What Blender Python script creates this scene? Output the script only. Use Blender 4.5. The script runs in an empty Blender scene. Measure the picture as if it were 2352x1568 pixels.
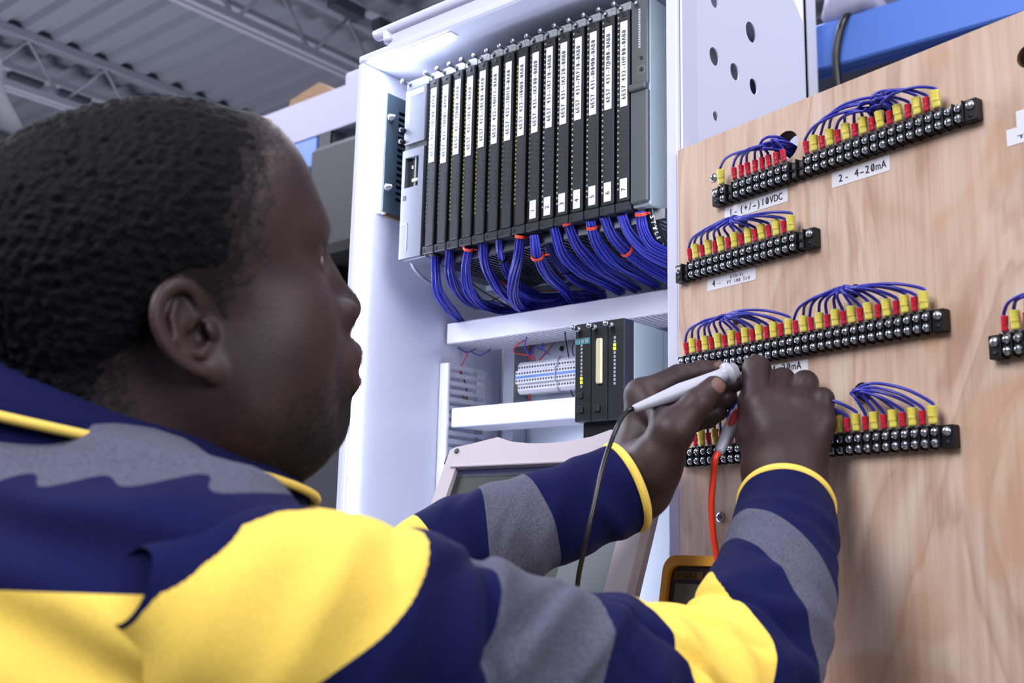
import bpy, bmesh, math, random
import numpy as np
from mathutils import Matrix, Vector
random.seed(7); np.random.seed(7)
PI = math.pi
sc = bpy.context.scene
COL = sc.collection

# ------------------------------------------------------------------ camera
CZ = 1.30                                    # camera height above the floor
FPX, PITCH, YAW, ROLL = 2500.0, math.radians(10.9), math.radians(40.3), math.radians(1.27)
FWD = np.array([-math.sin(YAW)*math.cos(PITCH), math.cos(YAW)*math.cos(PITCH), math.sin(PITCH)])
_r = np.array([math.cos(YAW), math.sin(YAW), 0.0]); _u = np.cross(_r, FWD)
RGT = math.cos(ROLL)*_r + math.sin(ROLL)*_u
UPV = -math.sin(ROLL)*_r + math.cos(ROLL)*_u
CAM = np.array([0.0, 0.0, CZ])
cd = bpy.data.cameras.new('camera'); cam = bpy.data.objects.new('camera', cd); COL.objects.link(cam)
cam.matrix_world = Matrix(((RGT[0], UPV[0], -FWD[0], 0), (RGT[1], UPV[1], -FWD[1], 0), (RGT[2], UPV[2], -FWD[2], CZ), (0, 0, 0, 1)))
cd.sensor_width = 36; cd.lens = 36*FPX/2352; cd.clip_start = 0.02; cd.clip_end = 60
cd.dof.use_dof = True; cd.dof.focus_distance = 1.28; cd.dof.aperture_fstop = 8.0
sc.camera = cam

# ------------------------------------------------------------------ world, lights, exposure
w = bpy.data.worlds.new('world'); sc.world = w; w.use_nodes = True
w.node_tree.nodes['Background'].inputs[0].default_value = (0.70, 0.74, 0.95, 1)
w.node_tree.nodes['Background'].inputs[1].default_value = 0.25
vs = sc.view_settings
vs.view_transform = 'Standard'; vs.look = 'None'; vs.gamma = 1; vs.exposure = 0.0; vs.use_curve_mapping = False

def area(name, loc, target, size, power, color, size_y=None):
    l = bpy.data.lights.new(name, 'AREA'); l.energy = power; l.color = color
    l.size = size
    if size_y: l.shape = 'RECTANGLE'; l.size_y = size_y
    o = bpy.data.objects.new(name, l); COL.objects.link(o); o.location = loc
    o.rotation_euler = (Vector(target)-Vector(loc)).to_track_quat('-Z', 'Y').to_euler()
    return o
area('bay_lamp_near', (-1.05, -1.8, 3.4), (-0.5, 0.8, 1.35), 1.6, 132, (0.97, 0.96, 1.0))
area('bay_lamp_right', (2.3, 0.1, 2.9), (-0.5, 1.1, 1.6), 1.8, 85, (0.97, 0.95, 1.0))  # unseen fill from the right, added to brighten the side plate
area('bay_lamp_far', (-3.0, 3.0, 4.3), (-3.0, 3.0, 0), 2.5, 150, (0.90, 0.91, 1.0))
area('bay_lamp_left', (-5.5, 0.5, 4.3), (-5.5, 0.5, 0), 2.5, 260, (0.88, 0.9, 1.0))

area('bay_lamp_rack', (0.6, 1.5, 4.4), (-0.9, 2.9, 2.6), 1.4, 70, (0.93, 0.94, 1.0))  # added fill, out of view, lifts the storage behind the board
area('bay_lamp_up_left', (-6.5, 2.5, 1.2), (-6.5, 3.5, 5), 3.0, 130, (0.93, 0.93, 1.0))  # added low uplight that brightens the roof deck
# ------------------------------------------------------------------ helpers: rays
def ray(x, y): return FWD + RGT*(x-1176)/FPX - UPV*(y-784)/FPX
def CP(x, y, Z): return CAM + ray(x, y)*Z                 # the point seen at x, y, at distance Z ahead
def on_y(x, y, Y): d = ray(x, y); return CAM + d*(Y/d[1])  # ... on a plane parallel to the cabinet front
def on_x(x, y, X): d = ray(x, y); return CAM + d*(X/d[0])

# ------------------------------------------------------------------ helpers: materials
def s2l(c):
    return tuple(((v/255)/12.92 if v/255 <= 0.04045 else ((v/255+0.055)/1.055)**2.4) for v in c)
def base_mat(name):
    m = bpy.data.materials.new(name); m.use_nodes = True
    return m, m.node_tree.nodes, m.node_tree.links, m.node_tree.nodes['Principled BSDF']
def mat(name, rgb, rough=0.5, metal=0.0, var=0.0, vscale=20.0, bump=0.0, bscale=200.0, spec=0.5, emit=None, estr=0, stretch=None, coat=0):
    m, N, L, b = base_mat(name)
    c = s2l(rgb); b.inputs['Base Color'].default_value = (*c, 1)
    b.inputs['Roughness'].default_value = rough; b.inputs['Metallic'].default_value = metal
    b.inputs['Specular IOR Level'].default_value = spec
    if coat: b.inputs['Coat Weight'].default_value = coat
    if emit: b.inputs['Emission Color'].default_value = (*s2l(emit), 1); b.inputs['Emission Strength'].default_value = estr
    if var or bump:
        tc = N.new('ShaderNodeTexCoord'); mp = N.new('ShaderNodeMapping'); L.new(tc.outputs['Object'], mp.inputs[0])
        if stretch: mp.inputs['Scale'].default_value = stretch
    if var:
        n = N.new('ShaderNodeTexNoise'); n.inputs['Scale'].default_value = vscale; n.inputs['Detail'].default_value = 5
        L.new(mp.outputs[0], n.inputs['Vector'])
        r = N.new('ShaderNodeMix'); r.data_type = 'RGBA'
        r.inputs[6].default_value = (*[v*(1-var) for v in c], 1); r.inputs[7].default_value = (*[min(1, v*(1+var)) for v in c], 1)
        L.new(n.outputs[0], r.inputs[0]); L.new(r.outputs[2], b.inputs['Base Color'])
    if bump:
        n2 = N.new('ShaderNodeTexNoise'); n2.inputs['Scale'].default_value = bscale; n2.inputs['Detail'].default_value = 3
        L.new(mp.outputs[0], n2.inputs['Vector'])
        bp = N.new('ShaderNodeBump'); bp.inputs['Strength'].default_value = bump; bp.inputs['Distance'].default_value = 0.002
        L.new(n2.outputs[0], bp.inputs['Height']); L.new(bp.outputs[0], b.inputs['Normal'])
    return m
M = {}
M['paint'] = mat('white_powder_coat', (206, 210, 234), 0.35, bump=0.05, bscale=600)
M['paint_in'] = mat('white_enamel', (214, 219, 236), 0.3)
M['duct'] = mat('white_plastic', (226, 228, 238), 0.4)
M['ductgrey'] = mat('pale_grey_plastic', (186, 190, 204), 0.45)
M['galv'] = mat('galvanised_steel', (188, 196, 206), 0.32, 0.75, var=0.12, vscale=9)
M['teal'] = mat('dark_teal_paint', (66, 82, 92), 0.45, var=0.05)
M['black'] = mat('black_plastic', (15, 15, 19), 0.4, bump=0.05, bscale=800, spec=0.35)
M['black2'] = mat('charcoal_plastic', (27, 28, 37), 0.5, bump=0.04, bscale=800, spec=0.35)
M['dark'] = mat('dark_recess', (10, 10, 13), 0.6)
M['psgrey'] = mat('light_grey_plastic', (84, 90, 102), 0.45)
M['hdr'] = mat('header_grey_plastic', (140, 146, 152), 0.45)
M['gmod'] = mat('grey_green_plastic', (58, 64, 66), 0.5, var=0.04)
M['gside'] = mat('grey_green_metal', (128, 138, 138), 0.5, 0.0, var=0.04)
M['steel'] = mat('bright_steel', (186, 190, 204), 0.25, 0.9)
M['steel2'] = mat('dull_steel', (150, 152, 160), 0.35, 1.0)
M['label'] = mat('label_paper', (216, 216, 226), 0.5)
M['ink'] = mat('black_ink', (18, 18, 24), 0.6)
M['tealplate'] = mat('teal_plate', (60, 130, 145), 0.4)
M['tealpale'] = mat('pale_teal_plate', (150, 172, 182), 0.4)
M['palewhite'] = mat('white_print', (225, 232, 235), 0.5)
M['blue'] = mat('blue_wire', (52, 58, 178), 0.38)
M['blue2'] = mat('deep_blue_wire', (44, 48, 160), 0.38)
M['redw'] = mat('red_wire', (196, 40, 40), 0.4)
M['tie'] = mat('orange_red_tie', (208, 62, 34), 0.4)
M['yel'] = mat('yellow_vinyl', (226, 214, 96), 0.28, coat=0.3)
M['redc'] = mat('red_vinyl', (196, 34, 58), 0.28, coat=0.3)
M['blkcable'] = mat('black_rubber', (16, 17, 22), 0.3)
M['ledstrip'] = mat('led_strip', (255, 255, 255), 0.5, emit=(222, 228, 255), estr=70)
M['ledstrip2'] = mat('dim_led_strip', (255, 255, 255), 0.5, emit=(222, 228, 255), estr=26)
M['led_y'] = mat('yellow_green_led', (225, 235, 60), 0.4, emit=(225, 240, 50), estr=1.4)
M['led_off'] = mat('dim_led', (104, 118, 92), 0.4)
M['led_off2'] = mat('pale_led', (170, 176, 180), 0.4)
M['cream'] = mat('cream_plastic', (206, 200, 164), 0.45)
M['olive'] = mat('passivated_steel', (158, 150, 108), 0.35, 0.6, var=0.2, vscale=60)
M['tblock'] = mat('terminal_grey_plastic', (214, 218, 224), 0.4)
M['tblue'] = mat('blue_marker_strip', (92, 132, 196), 0.4)
M['foam'] = mat('brown_gasket', (140, 108, 84), 0.8)
M['bezel'] = mat('warm_grey_plastic', (176, 168, 178), 0.5, bump=0.06, bscale=700)
M['bezel2'] = mat('bezel_side_grey', (152, 146, 158), 0.5)
M['rubber'] = mat('grey_rubber', (66, 66, 76), 0.7)
M['meter_y'] = mat('yellow_holster', (248, 178, 44), 0.45)
M['meter_d'] = mat('dark_meter_plastic', (52, 50, 60), 0.35)
M['probe'] = mat('grey_probe_plastic', (178, 180, 198), 0.4)
M['probered'] = mat('red_probe_inlay', (222, 52, 58), 0.4)
M['lead_red'] = mat('red_silicone_lead', (236, 66, 38), 0.35)
M['beam'] = mat('blue_rack_paint', (70, 108, 190), 0.45, var=0.05)
M['postw'] = mat('white_post_paint', (212, 214, 230), 0.5)
M['carton'] = mat('brown_cardboard', (122, 96, 72), 0.85, var=0.08)
M['greybox'] = mat('dark_grey_plastic_bin', (33, 33, 40), 0.6)
M['greybag'] = mat('grey_sacking', (128, 130, 146), 0.8, var=0.25, vscale=5)
M['whitebox'] = mat('white_carton', (150, 150, 176), 0.6)
M['deck'] = mat('ceiling_deck_paint', (128, 130, 146), 0.6, var=0.04, vscale=3)
M['joist'] = mat('joist_paint', (150, 151, 168), 0.6)
M['darkjoist'] = mat('shadowed_steel', (58, 58, 70), 0.7)  # shade of the joist web, and own dark colour of storage things
M['wallp'] = mat('hall_wall_paint', (120, 122, 134), 0.7, var=0.05, vscale=2)
M['floorp'] = mat('concrete_floor', (112, 112, 116), 0.6, var=0.15, vscale=4)
M['bench'] = mat('grey_bench_laminate', (120, 122, 130), 0.5)
M['trouser'] = mat('dark_trouser_cloth', (34, 36, 50), 0.9, bump=0.3, bscale=900)
M['shoe'] = mat('black_leather', (22, 20, 20), 0.45)

# ------------------------------------------------------------------ helpers: meshes
class MB:
    """collects shapes into one mesh"""
    def __init__(s): s.v = []; s.f = []; s.m = []; s.n = 0; s.smooth = []
    def add(s, vs, fs, mi=0, smooth=False):
        vs = [tuple(map(float, p)) for p in vs]
        s.v += vs; s.f += [tuple(i+s.n for i in f) for f in fs]; s.m += [mi]*len(fs); s.smooth += [smooth]*len(fs); s.n += len(vs); return s
    def box(s, lo, hi, mi=0):
        (a, b, c), (d, e, f) = lo, hi
        vs = [(a,b,c),(d,b,c),(d,e,c),(a,e,c),(a,b,f),(d,b,f),(d,e,f),(a,e,f)]
        return s.add(vs, [(3,2,1,0),(4,5,6,7),(0,1,5,4),(1,2,6,5),(2,3,7,6),(3,0,4,7)], mi)
    def cbox(s, lo, hi, c=0.001, mi=0):
        """box with chamfered edges"""
        lo = np.array(lo, float); hi = np.array(hi, float); bm = bmesh.new()
        mid = (lo+hi)/2; h = (hi-lo)/2; c = min(c, h.min()*0.9)
        for sx in (-1,1):
            for sy in (-1,1):
                for sz in (-1,1):
                    q = mid + h*np.array((sx,sy,sz)); g = -c*np.array((sx,sy,sz))
                    for k in range(3):
                        p = q+g; p[k] = q[k]; bm.verts.new(p)
        r = bmesh.ops.convex_hull(bm, input=bm.verts)
        bmesh.ops.dissolve_limit(bm, angle_limit=0.02, verts=bm.verts, edges=bm.edges)
        bm.verts.index_update()
        s.add([v.co for v in bm.verts], [[v.index for v in f.verts] for f in bm.faces], mi); bm.free(); return s
    def prism(s, poly, axis, a, b, mi=0):
        """2D polygon swept from a to b along axis (0 x: poly is y,z; 1 y: x,z; 2 z: x,y)"""
        n = len(poly); vs = []
        for t in (a, b):
            for (p, q) in poly:
                vs.append({0: (t,p,q), 1: (p,t,q), 2: (p,q,t)}[axis])
        return s.add(vs, [tuple(range(n))[::-1], tuple(range(n, 2*n))] + [(i,(i+1)%n,n+(i+1)%n,n+i) for i in range(n)], mi)
    def tube(s, path, rad, n=8, mi=0, caps=True, flat=None):
        P = np.asarray(path, float); K = len(P); R = np.full(K, rad) if np.isscalar(rad) else np.asarray(rad, float)
        T = np.gradient(P, axis=0); T /= np.linalg.norm(T, axis=1)[:,None]+1e-12
        a = np.array([0,0,1.0]) if abs(T[0,2]) < 0.9 else np.array([1.0,0,0])
        u = np.cross(T[0], a); u /= np.linalg.norm(u); vs = []
        for i in range(K):
            u = u - T[i]*(u@T[i]); u /= np.linalg.norm(u); v = np.cross(T[i], u)
            for k in range(n):
                t = 2*PI*k/n; vs.append(P[i] + R[i]*(math.cos(t)*u + math.sin(t)*v))
        fs = [(i*n+k, i*n+(k+1)%n, (i+1)*n+(k+1)%n, (i+1)*n+k) for i in range(K-1) for k in range(n)]
        if caps: fs += [tuple(range(n))[::-1], tuple((K-1)*n+k for k in range(n))]
        return s.add(vs, fs, mi, True)
    def cyl(s, a, b, r, n=12, mi=0, r2=None):
        return s.tube([a, b], [r, r if r2 is None else r2], n, mi)
    def lathe(s, o, axis, prof, n=16, mi=0):
        """prof: (distance along axis, radius)"""
        o = np.array(o, float); ax = np.array(axis, float); ax /= np.linalg.norm(ax)
        a = np.array([0,0,1.0]) if abs(ax[2]) < 0.9 else np.array([1.0,0,0]); u = np.cross(ax, a); u /= np.linalg.norm(u); v = np.cross(ax, u)
        vs = [o + ax*d + max(r,1e-5)*(math.cos(2*PI*k/n)*u + math.sin(2*PI*k/n)*v) for d, r in prof for k in range(n)]
        K = len(prof)
        fs = [(i*n+k, i*n+(k+1)%n, (i+1)*n+(k+1)%n, (i+1)*n+k) for i in range(K-1) for k in range(n)] + [tuple(range(n))[::-1], tuple((K-1)*n+k for k in range(n))]
        return s.add(vs, fs, mi, True)
    def plate(s, outer, holes, axis, a, b, mi=0):
        """flat plate with round/poly holes: outer and holes are 2D loops"""
        bm = bmesh.new(); edges = []
        for lp in [outer]+holes:
            vv = [bm.verts.new((p[0], p[1], 0)) for p in lp]
            edges += [bm.edges.new((vv[i], vv[(i+1)%len(vv)])) for i in range(len(vv))]
        bmesh.ops.triangle_fill(bm, edges=edges, use_beauty=True)
        r = bmesh.ops.extrude_face_region(bm, geom=bm.faces[:])
        for e in r['geom']:
            if isinstance(e, bmesh.types.BMVert): e.co.z = 1
        bmesh.ops.recalc_face_normals(bm, faces=bm.faces); bm.verts.index_update()
        def cv(c):
            t = a + (b-a)*c.z
            return {0: (t,c.x,c.y), 1: (c.x,t,c.y), 2: (c.x,c.y,t)}[axis]
        s.add([cv(v.co) for v in bm.verts], [[v.index for v in f.verts] for f in bm.faces], mi); bm.free(); return s
    def xf(s, mtx):
        s.v = [tuple(mtx @ Vector(p)) for p in s.v]; return s
    def mesh(s, name, mats):
        me = bpy.data.meshes.new(name); me.from_pydata(s.v, [], s.f)
        for m in (mats if isinstance(mats, (list, tuple)) else [mats]): me.materials.append(m)
        me.polygons.foreach_set('material_index', s.m); me.polygons.foreach_set('use_smooth', s.smooth)
        me.update(); 
        bm = bmesh.new(); bm.from_mesh(me); bmesh.ops.recalc_face_normals(bm, faces=bm.faces); bm.to_mesh(me); bm.free()
        return me

def link(name, data, parent=None, M0=None):
    o = bpy.data.objects.new(name, data); COL.objects.link(o)
    if parent is not None: o.parent = parent
    if M0 is not None: o.matrix_local = M0
    return o
def tag(o, label, cat, group=None):
    o['label'] = label; o['category'] = cat
    if group: o['group'] = group
    return o
def thing(name, label, cat, M0=None, group=None):
    return tag(link(name, None, None, M0 if M0 is not None else Matrix()), label, cat, group)
def part(name, mb, mats, parent, M0=None, kind=None, label=None):
    o = link(name, mb.mesh(name, mats) if isinstance(mb, MB) else mb, parent, M0)
    if kind: o['kind'] = kind
    if label: o['label'] = label
    return o
def solo(name, mb, mats, label, cat, M0=None, group=None): return tag(part(name, mb, mats, None, M0), label, cat, group)
def struct(name, mb, mats, M0=None):
    o = part(name, mb, mats, None, M0); o['kind'] = 'structure'; return o
def circ(cx, cy, r, n=20, ry=None): return [(cx+r*math.cos(2*PI*k/n), cy+(ry or r)*math.sin(2*PI*k/n)) for k in range(n)]
def T(x, y, z): return Matrix.Translation((x, y, z))
def V(p): return T(float(p[0]), float(p[1]), float(p[2]))
def spl(pts, n=24):
    """smooth curve through the points (Catmull-Rom)"""
    P = np.asarray(pts, float); P = np.vstack([2*P[0]-P[1], P, 2*P[-1]-P[-2]]); out = []
    K = len(P)-3; per = max(2, int(round(n/K)))
    for i in range(K):
        a, b, c, d = P[i:i+4]
        for t in np.linspace(0, 1, per, endpoint=False):
            out.append(0.5*((2*b)+(-a+c)*t+(2*a-5*b+4*c-d)*t*t+(-a+3*b-3*c+d)*t**3))
    out.append(P[-2]); return np.array(out)
ORD = ['first','second','third','fourth','fifth','sixth','seventh','eighth','ninth','tenth','eleventh','twelfth','thirteenth','fourteenth','fifteenth','sixteenth','seventeenth','eighteenth','nineteenth','twentieth','twenty-first','twenty-second','twenty-third','twenty-fourth','twenty-fifth','twenty-sixth','twenty-seventh','twenty-eighth','twenty-ninth','thirtieth','thirty-first','thirty-second']

# printed lettering: one glyph outline per character, set on an even pitch
_gl = {}
def glyph(ch):
    if ch not in _gl:
        cu = bpy.data.curves.new('glyph', 'FONT'); cu.body = ch; cu.size = 1; cu.resolution_u = 3
        o = bpy.data.objects.new('glyph', cu); COL.objects.link(o)
        me = bpy.data.meshes.new_from_object(o.evaluated_get(bpy.context.evaluated_depsgraph_get()))
        vs = [tuple(v.co[:2]) for v in me.vertices]; fs = [tuple(p.vertices) for p in me.polygons]
        bpy.data.objects.remove(o); bpy.data.curves.remove(cu); bpy.data.meshes.remove(me)
        if ch == '0':
            n = len(vs); vs += [(0.14,0.06),(0.19,0.06),(0.42,0.64),(0.37,0.64)]; fs.append((n,n+1,n+2,n+3))
        _gl[ch] = (vs, fs)
    return _gl[ch]
def text_mb(txt, h, pitch, wide=0.9, bold=0.0):
    """flat lettering in the x,z plane facing -y; h = capital height, pitch = advance"""
    mb = MB(); k = h/0.69
    for i, ch in enumerate(txt):
        if ch == ' ': continue
        vs, fs = glyph(ch)
        if not vs: continue
        xs = [p[0] for p in vs]; w0 = max(xs)-min(xs); sx = min(k*wide, pitch*0.86/max(w0, 1e-3))
        if ch in '-': sx = pitch*0.7/w0
        cx = (max(xs)+min(xs))/2
        vv = [((p[0]-cx)*sx + pitch*(i+0.5), 0.0, p[1]*k) for p in vs]
        mb.add(vv, fs)
        if bold: mb.add([(a+bold, b, c) for a, b, c in vv], fs)
    return mb
def flat_mesh(mb, name, m):
    me = bpy.data.meshes.new(name); me.from_pydata(mb.v, [], mb.f); me.materials.append(m); me.update(); return me

# ================================================================== THE SETTING
mb = MB().box((-11, -6, -0.1), (6, 11, 0)); struct('floor', mb, M['floorp'])
CEIL = CZ+3.6
mb = MB()                                                     # ribbed roof deck
prof = []; y = -6.0
while y < 11: prof += [(y, CEIL), (y+0.09, CEIL), (y+0.115, CEIL+0.05), (y+0.195, CEIL+0.05)]; y += 0.22
prof += [(11.2, CEIL), (11.2, CEIL+0.2), (-6, CEIL+0.2)]
mb.prism(prof, 0, -11, 6); struct('ceiling', mb, M['deck'])
struct('wall_back', MB().box((-11, 11, 0), (6, 11.1, CEIL)), M['wallp'])
struct('wall_left', MB().box((-11.1, -6, 0), (-11, 11, CEIL)), M['wallp'])
struct('wall_right', MB().box((6, -6, 0), (6.1, 11, CEIL)), M['wallp'])
struct('wall_front', MB().box((-11, -6.1, 0), (6, -6, CEIL)), M['wallp'])
kk = 3.6/3.0
for j, (xj, nm) in enumerate(((-9.3, 'far left, beyond the others'), (-7.45, 'nearest the left wall, running above the head'), (-5.35, 'over the middle, left of the cabinet top'), (-3.2, 'rightmost, just left of the cabinet roof'))):
    t = thing('roof_joist', 'pale open web steel roof joist ' + nm, 'joist', T(xj, 0, CEIL), 'roof joists under the deck')
    part('chord', MB().box((-0.05, -6, -0.06), (0.05, 11, -0.003)), M['joist'], t)
    part('chord', MB().box((-0.055, -6, -0.46), (-0.008, 11, -0.41)).box((0.008, -6, -0.46), (0.055, 11, -0.41)), M['joist'], t)
    for k in range(28):
        y0 = -6+k*0.6
        part('web_bar', MB().tube([(0, y0, -0.43), (0, y0+0.3, -0.05), (0, y0+0.6, -0.43)], 0.016, 6), M['joist'], t)
    r = MB()
    r.box((-0.30, -6, -0.20), (-0.24, 11, -0.16))
    part('bridging_angle', r, M['joist'], t)
for j, xj in enumerate((-7.75, -5.02)):  # rows of dark boxes put in for the shaded web of the joists
    t = thing('cable_ladder', 'dark slotted cable tray hung under the deck ' + ('above the head' if j == 0 else 'near the cabinet roof'), 'cable tray', T(xj, 0, CEIL))
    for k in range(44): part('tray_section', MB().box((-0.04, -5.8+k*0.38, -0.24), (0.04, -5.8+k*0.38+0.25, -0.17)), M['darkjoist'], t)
    part('tray_rail', MB().box((-0.045, -6, -0.17), (0.045, 11, -0.15)), M['joist'], t)
    for k in range(8): part('hanger_rod', MB().cyl((0, -5+k*2.0, -0.15), (0, -5+k*2.0, 0.0), 0.008, 6), M['joist'], t)

# ================================================================== THE CABINET
X0, X1, Y0, Y1 = -1.2225, -0.664, 1.065, 1.415
ZT, ZB = CZ+0.752, 0.12
cab = thing('electrical_cabinet', 'tall white steel control cabinet, open at the front and lit inside', 'cabinet', T(0, 0, 0))
wl = MB().cbox((X0-0.0135, Y0, ZB), (X0, Y1, ZT), 0.003); part('side_wall', wl, M['paint_in'], cab)
rf = MB().cbox((X0-0.0135, Y0, ZT), (X1+0.012, Y1, ZT+0.013), 0.003); part('roof', rf, M['paint_in'], cab)
rr = MB().tube(spl([(X0+0.052, Y0+0.005, ZT+0.02), (X0+0.05, Y0+0.005, ZT+0.035), (X0+0.062, Y0+0.005, ZT+0.04), (X1, Y0+0.005, ZT+0.04)], 18), 0.009, 10)
rr.box((X0+0.05, Y0+0.004, ZT+0.013), (X1, Y0+0.011, ZT+0.038)); part('rain_rail', rr, M['paint'], cab)
part('back_wall', MB().box((X0-0.0135, Y1, ZB), (X1+0.012, Y1+0.012, ZT+0.013)), M['paint_in'], cab)
part('bottom_wall', MB().box((X0-0.0135, Y0, ZB-0.012), (X1+0.012, Y1+0.012, ZB)), M['paint_in'], cab)
part('plinth', MB().box((X0, Y0+0.02, 0), (X1, Y1, ZB-0.012)), M['greybox'], cab)
# right side: perforated steel side plate with folded front edge
hol = []
def hx(px, py, rr_): p = on_x(px, py, X1+0.014); return circ(p[1], p[2], rr_, 18)
for (px, py, hr) in ((1724, 74, .0145), (1640, 130, .0122), (1687, 165, .0118), (1730, 199, .0112), (1643, 267, .0066), (1640, 2, .0095)): hol.append(hx(px, py, hr))
zt = CZ+0.84
yE = 1.421; yC = on_x(1810, 0, X1+0.014)[1]; zC = on_x(1836, 46, X1+0.014)[2]
outer = [(Y0, ZB), (yE, ZB), (yE, zC), (yC-0.02, zt), (Y0, zt)]
pl = MB().plate(outer, hol, 0, X1+0.0125, X1+0.0145)
part('side_plate', pl, mat('side_plate_coat', (214, 218, 242), 0.4, bump=0.05, bscale=600), cab)
part('front_lip', MB().cbox((X1-0.002, Y0-0.001, ZB), (X1+0.014, Y0+0.012, zt), 0.002), M['paint'], cab)
part('corner_fold', MB().cbox((X1+0.0145, Y0+0.004, ZB), (X1+0.018, Y0+0.042, zt), 0.0015), M['paint'], cab)
# galvanised mounting panel with its bolts and holes
YP = 1.395
mp = thing('mounting_panel', 'galvanised steel back panel inside the cabinet behind the ducts', 'panel', T(0, 0, 0))
pan = MB().box((X0+0.055, YP, ZB+0.05), (X1-0.01, YP+0.003, ZT-0.03)); part('sheet', pan, M['galv'], mp)
for (px, py) in ((1180, 812), (1290, 800)):
    p = on_y(px, py, YP-0.001); part('panel_hole', MB().lathe(p, (0, -1, 0), [(0, .0045), (.0006, .0045)], 14), M['dark'], mp)
p = on_y(1119, 823, YP-0.001)
part('panel_bolt', MB().lathe(p, (0, -1, 0), [(0, .011), (.003, .011), (.003, .008), (.012, .008), (.012, .0045), (.026, .0045)], 6), M['steel'], mp)
part('stay_channel', MB().box((X0+0.052, 1.36, ZB+0.05), (X0+0.075, 1.394, ZT-0.03)), M['galv'], mp)
# light strips
st = thing('light_strip', 'glowing LED strip running up the left inner wall of the cabinet', 'light strip', T(0, 0, 0))
part('light_tape', MB().box((X0+0.0012, Y0+0.010, CZ-0.80), (X0+0.003, Y0+0.022, ZT-0.01)), M['ledstrip'], st)
part('backing', MB().box((X0, Y0+0.008, CZ-0.81), (X0+0.0012, Y0+0.024, ZT-0.005)), M['duct'], st)
st = thing('light_strip', 'glowing LED strip along the front of the cabinet roof', 'light strip', T(0, 0, 0))
part('light_tape', MB().box((X0+0.02, Y0+0.010, ZT-0.003), (X0+0.17, Y0+0.022, ZT-0.0012)), M['ledstrip'], st)
part('backing', MB().box((X0+0.01, Y0+0.008, ZT-0.0012), (X0+0.18, Y0+0.024, ZT)), M['duct'], st)
st = thing('light_strip', 'LED strip hidden behind the right front edge of the cabinet', 'light strip', T(0, 0, 0))
part('light_tape', MB().box((X1-0.0045, Y0+0.014, CZ-0.30), (X1-0.003, Y0+0.026, ZT-0.03)), M['ledstrip2'], st)  # added strip, out of sight, brightens duct fronts and module sides
part('backing', MB().box((X1-0.003, Y0+0.012, CZ-0.31), (X1-0.002, Y0+0.028, ZT-0.02)), M['duct'], st)
# ventilation grille on the left wall
vz0, vz1, vy0, vy1 = CZ+0.517, CZ+0.712, 1.108, 1.30
vt = thing('vent_grille', 'dark teal slotted vent cover bolted to the left cabinet wall', 'vent', T(X0, 0, 0))
slots = []; z = vz0+0.022
while z < vz1-0.02: slots.append([(vy0+0.026, z), (vy1-0.02, z), (vy1-0.02, z+0.0058), (vy0+0.026, z+0.0058)]); z += 0.0103
part('cover', MB().plate([(vy0, vz0), (vy1, vz0), (vy1, vz1), (vy0, vz1)], slots, 0, 0.010, 0.0125), M['teal'], vt)
part('filter_mat', MB().box((0.004, vy0+0.02, vz0+0.01), (0.008, vy1-0.01, vz1-0.01)), M['dark'], vt)
part('gasket', MB().box((0.0, vy0+0.012, vz0-0.004), (0.004, vy1-0.004, vz1+0.004)), M['foam'], vt)
part('flange', MB().box((0.0, vy0-0.002, vz0-0.003), (0.010, vy0+0.010, vz1-0.004)), M['paint_in'], vt)
for zz in (CZ+0.672, CZ+0.556):
    part('cap_screw', MB().lathe((0.0125, vy0+0.008, zz), (1, 0, 0), [(0, .007), (.002, .007), (.002, .005), (.007, .005), (.0075, .0035), (.011, .003)], 10), M['steel'], vt)

# ------------------------------------------------------------------ rack with its modules
RZ, RY = CZ+0.432, 1.115; RX = -1.174
bp = thing('rack_backplane', 'steel rack frame behind the row of black modules', 'rack', T(0, 0, 0))
part('frame', MB().box((RX-0.01, RY+0.21, RZ-0.005), (-0.70, RY+0.235, RZ+0.30)), M['galv'], bp)
part('standoff', MB().box((RX+0.05, RY+0.235, RZ+0.02), (RX+0.08, YP, RZ+0.27)).box((-0.76, RY+0.235, RZ+0.02), (-0.73, YP, RZ+0.27)), M['galv'], bp)
gr = MB()
for k in range(46): gr.box((RX+0.06+k*0.0088, RY+0.02, RZ-0.0125), (RX+0.0622+k*0.0088, RY+0.205, RZ-0.010))
for k in range(16): gr.box((RX+0.055, RY+0.022+k*0.012, RZ-0.0102), (-0.715, RY+0.0242+k*0.012, RZ-0.008))
part('vent_mesh', gr, M['steel2'], bp, kind='stuff')
part('mesh_frame', MB().box((RX+0.052, RY+0.016, RZ-0.014), (-0.71, RY+0.022, RZ-0.001)).box((RX+0.052, RY+0.204, RZ-0.014), (-0.71, RY+0.21, RZ-0.001)), M['steel2'], bp)

MW = 0.0246
bodym = MB().cbox((0.0004, 0.006, 0.002), (MW, 0.2, 0.2895), 0.0012).mesh('module_body', M['black'])
hdrm = MB().cbox((0.0004, -0.001, 0.2775), (MW, 0.03, 0.29), 0.001).box((0.016, -0.0014, 0.2795), (0.0172, -0.001, 0.286)).box((0.016, -0.0014, 0.2848), (0.0205, -0.001, 0.286)).mesh('header', M['hdr'])
cov = MB().cbox((0.0068, -0.005, 0.0125), (0.0238, 0.01, 0.2765), 0.0014)
for k in range(12): cov.box((0.0095, -0.0054, 0.055+k*0.0068), (0.0103, -0.005, 0.0566+k*0.0068)); cov.box((0.0185, -0.0054, 0.052+k*0.0068), (0.0193, -0.005, 0.0536+k*0.0068))
covm = cov.mesh('front_cover', M['black2'])
footm = MB().cbox((0.0006, -0.004, 0.0), (MW, 0.03, 0.0125), 0.0015).box((0.003, -0.0046, 0.004), (0.006, -0.004, 0.008)).mesh('foot', M['black2'])
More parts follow.
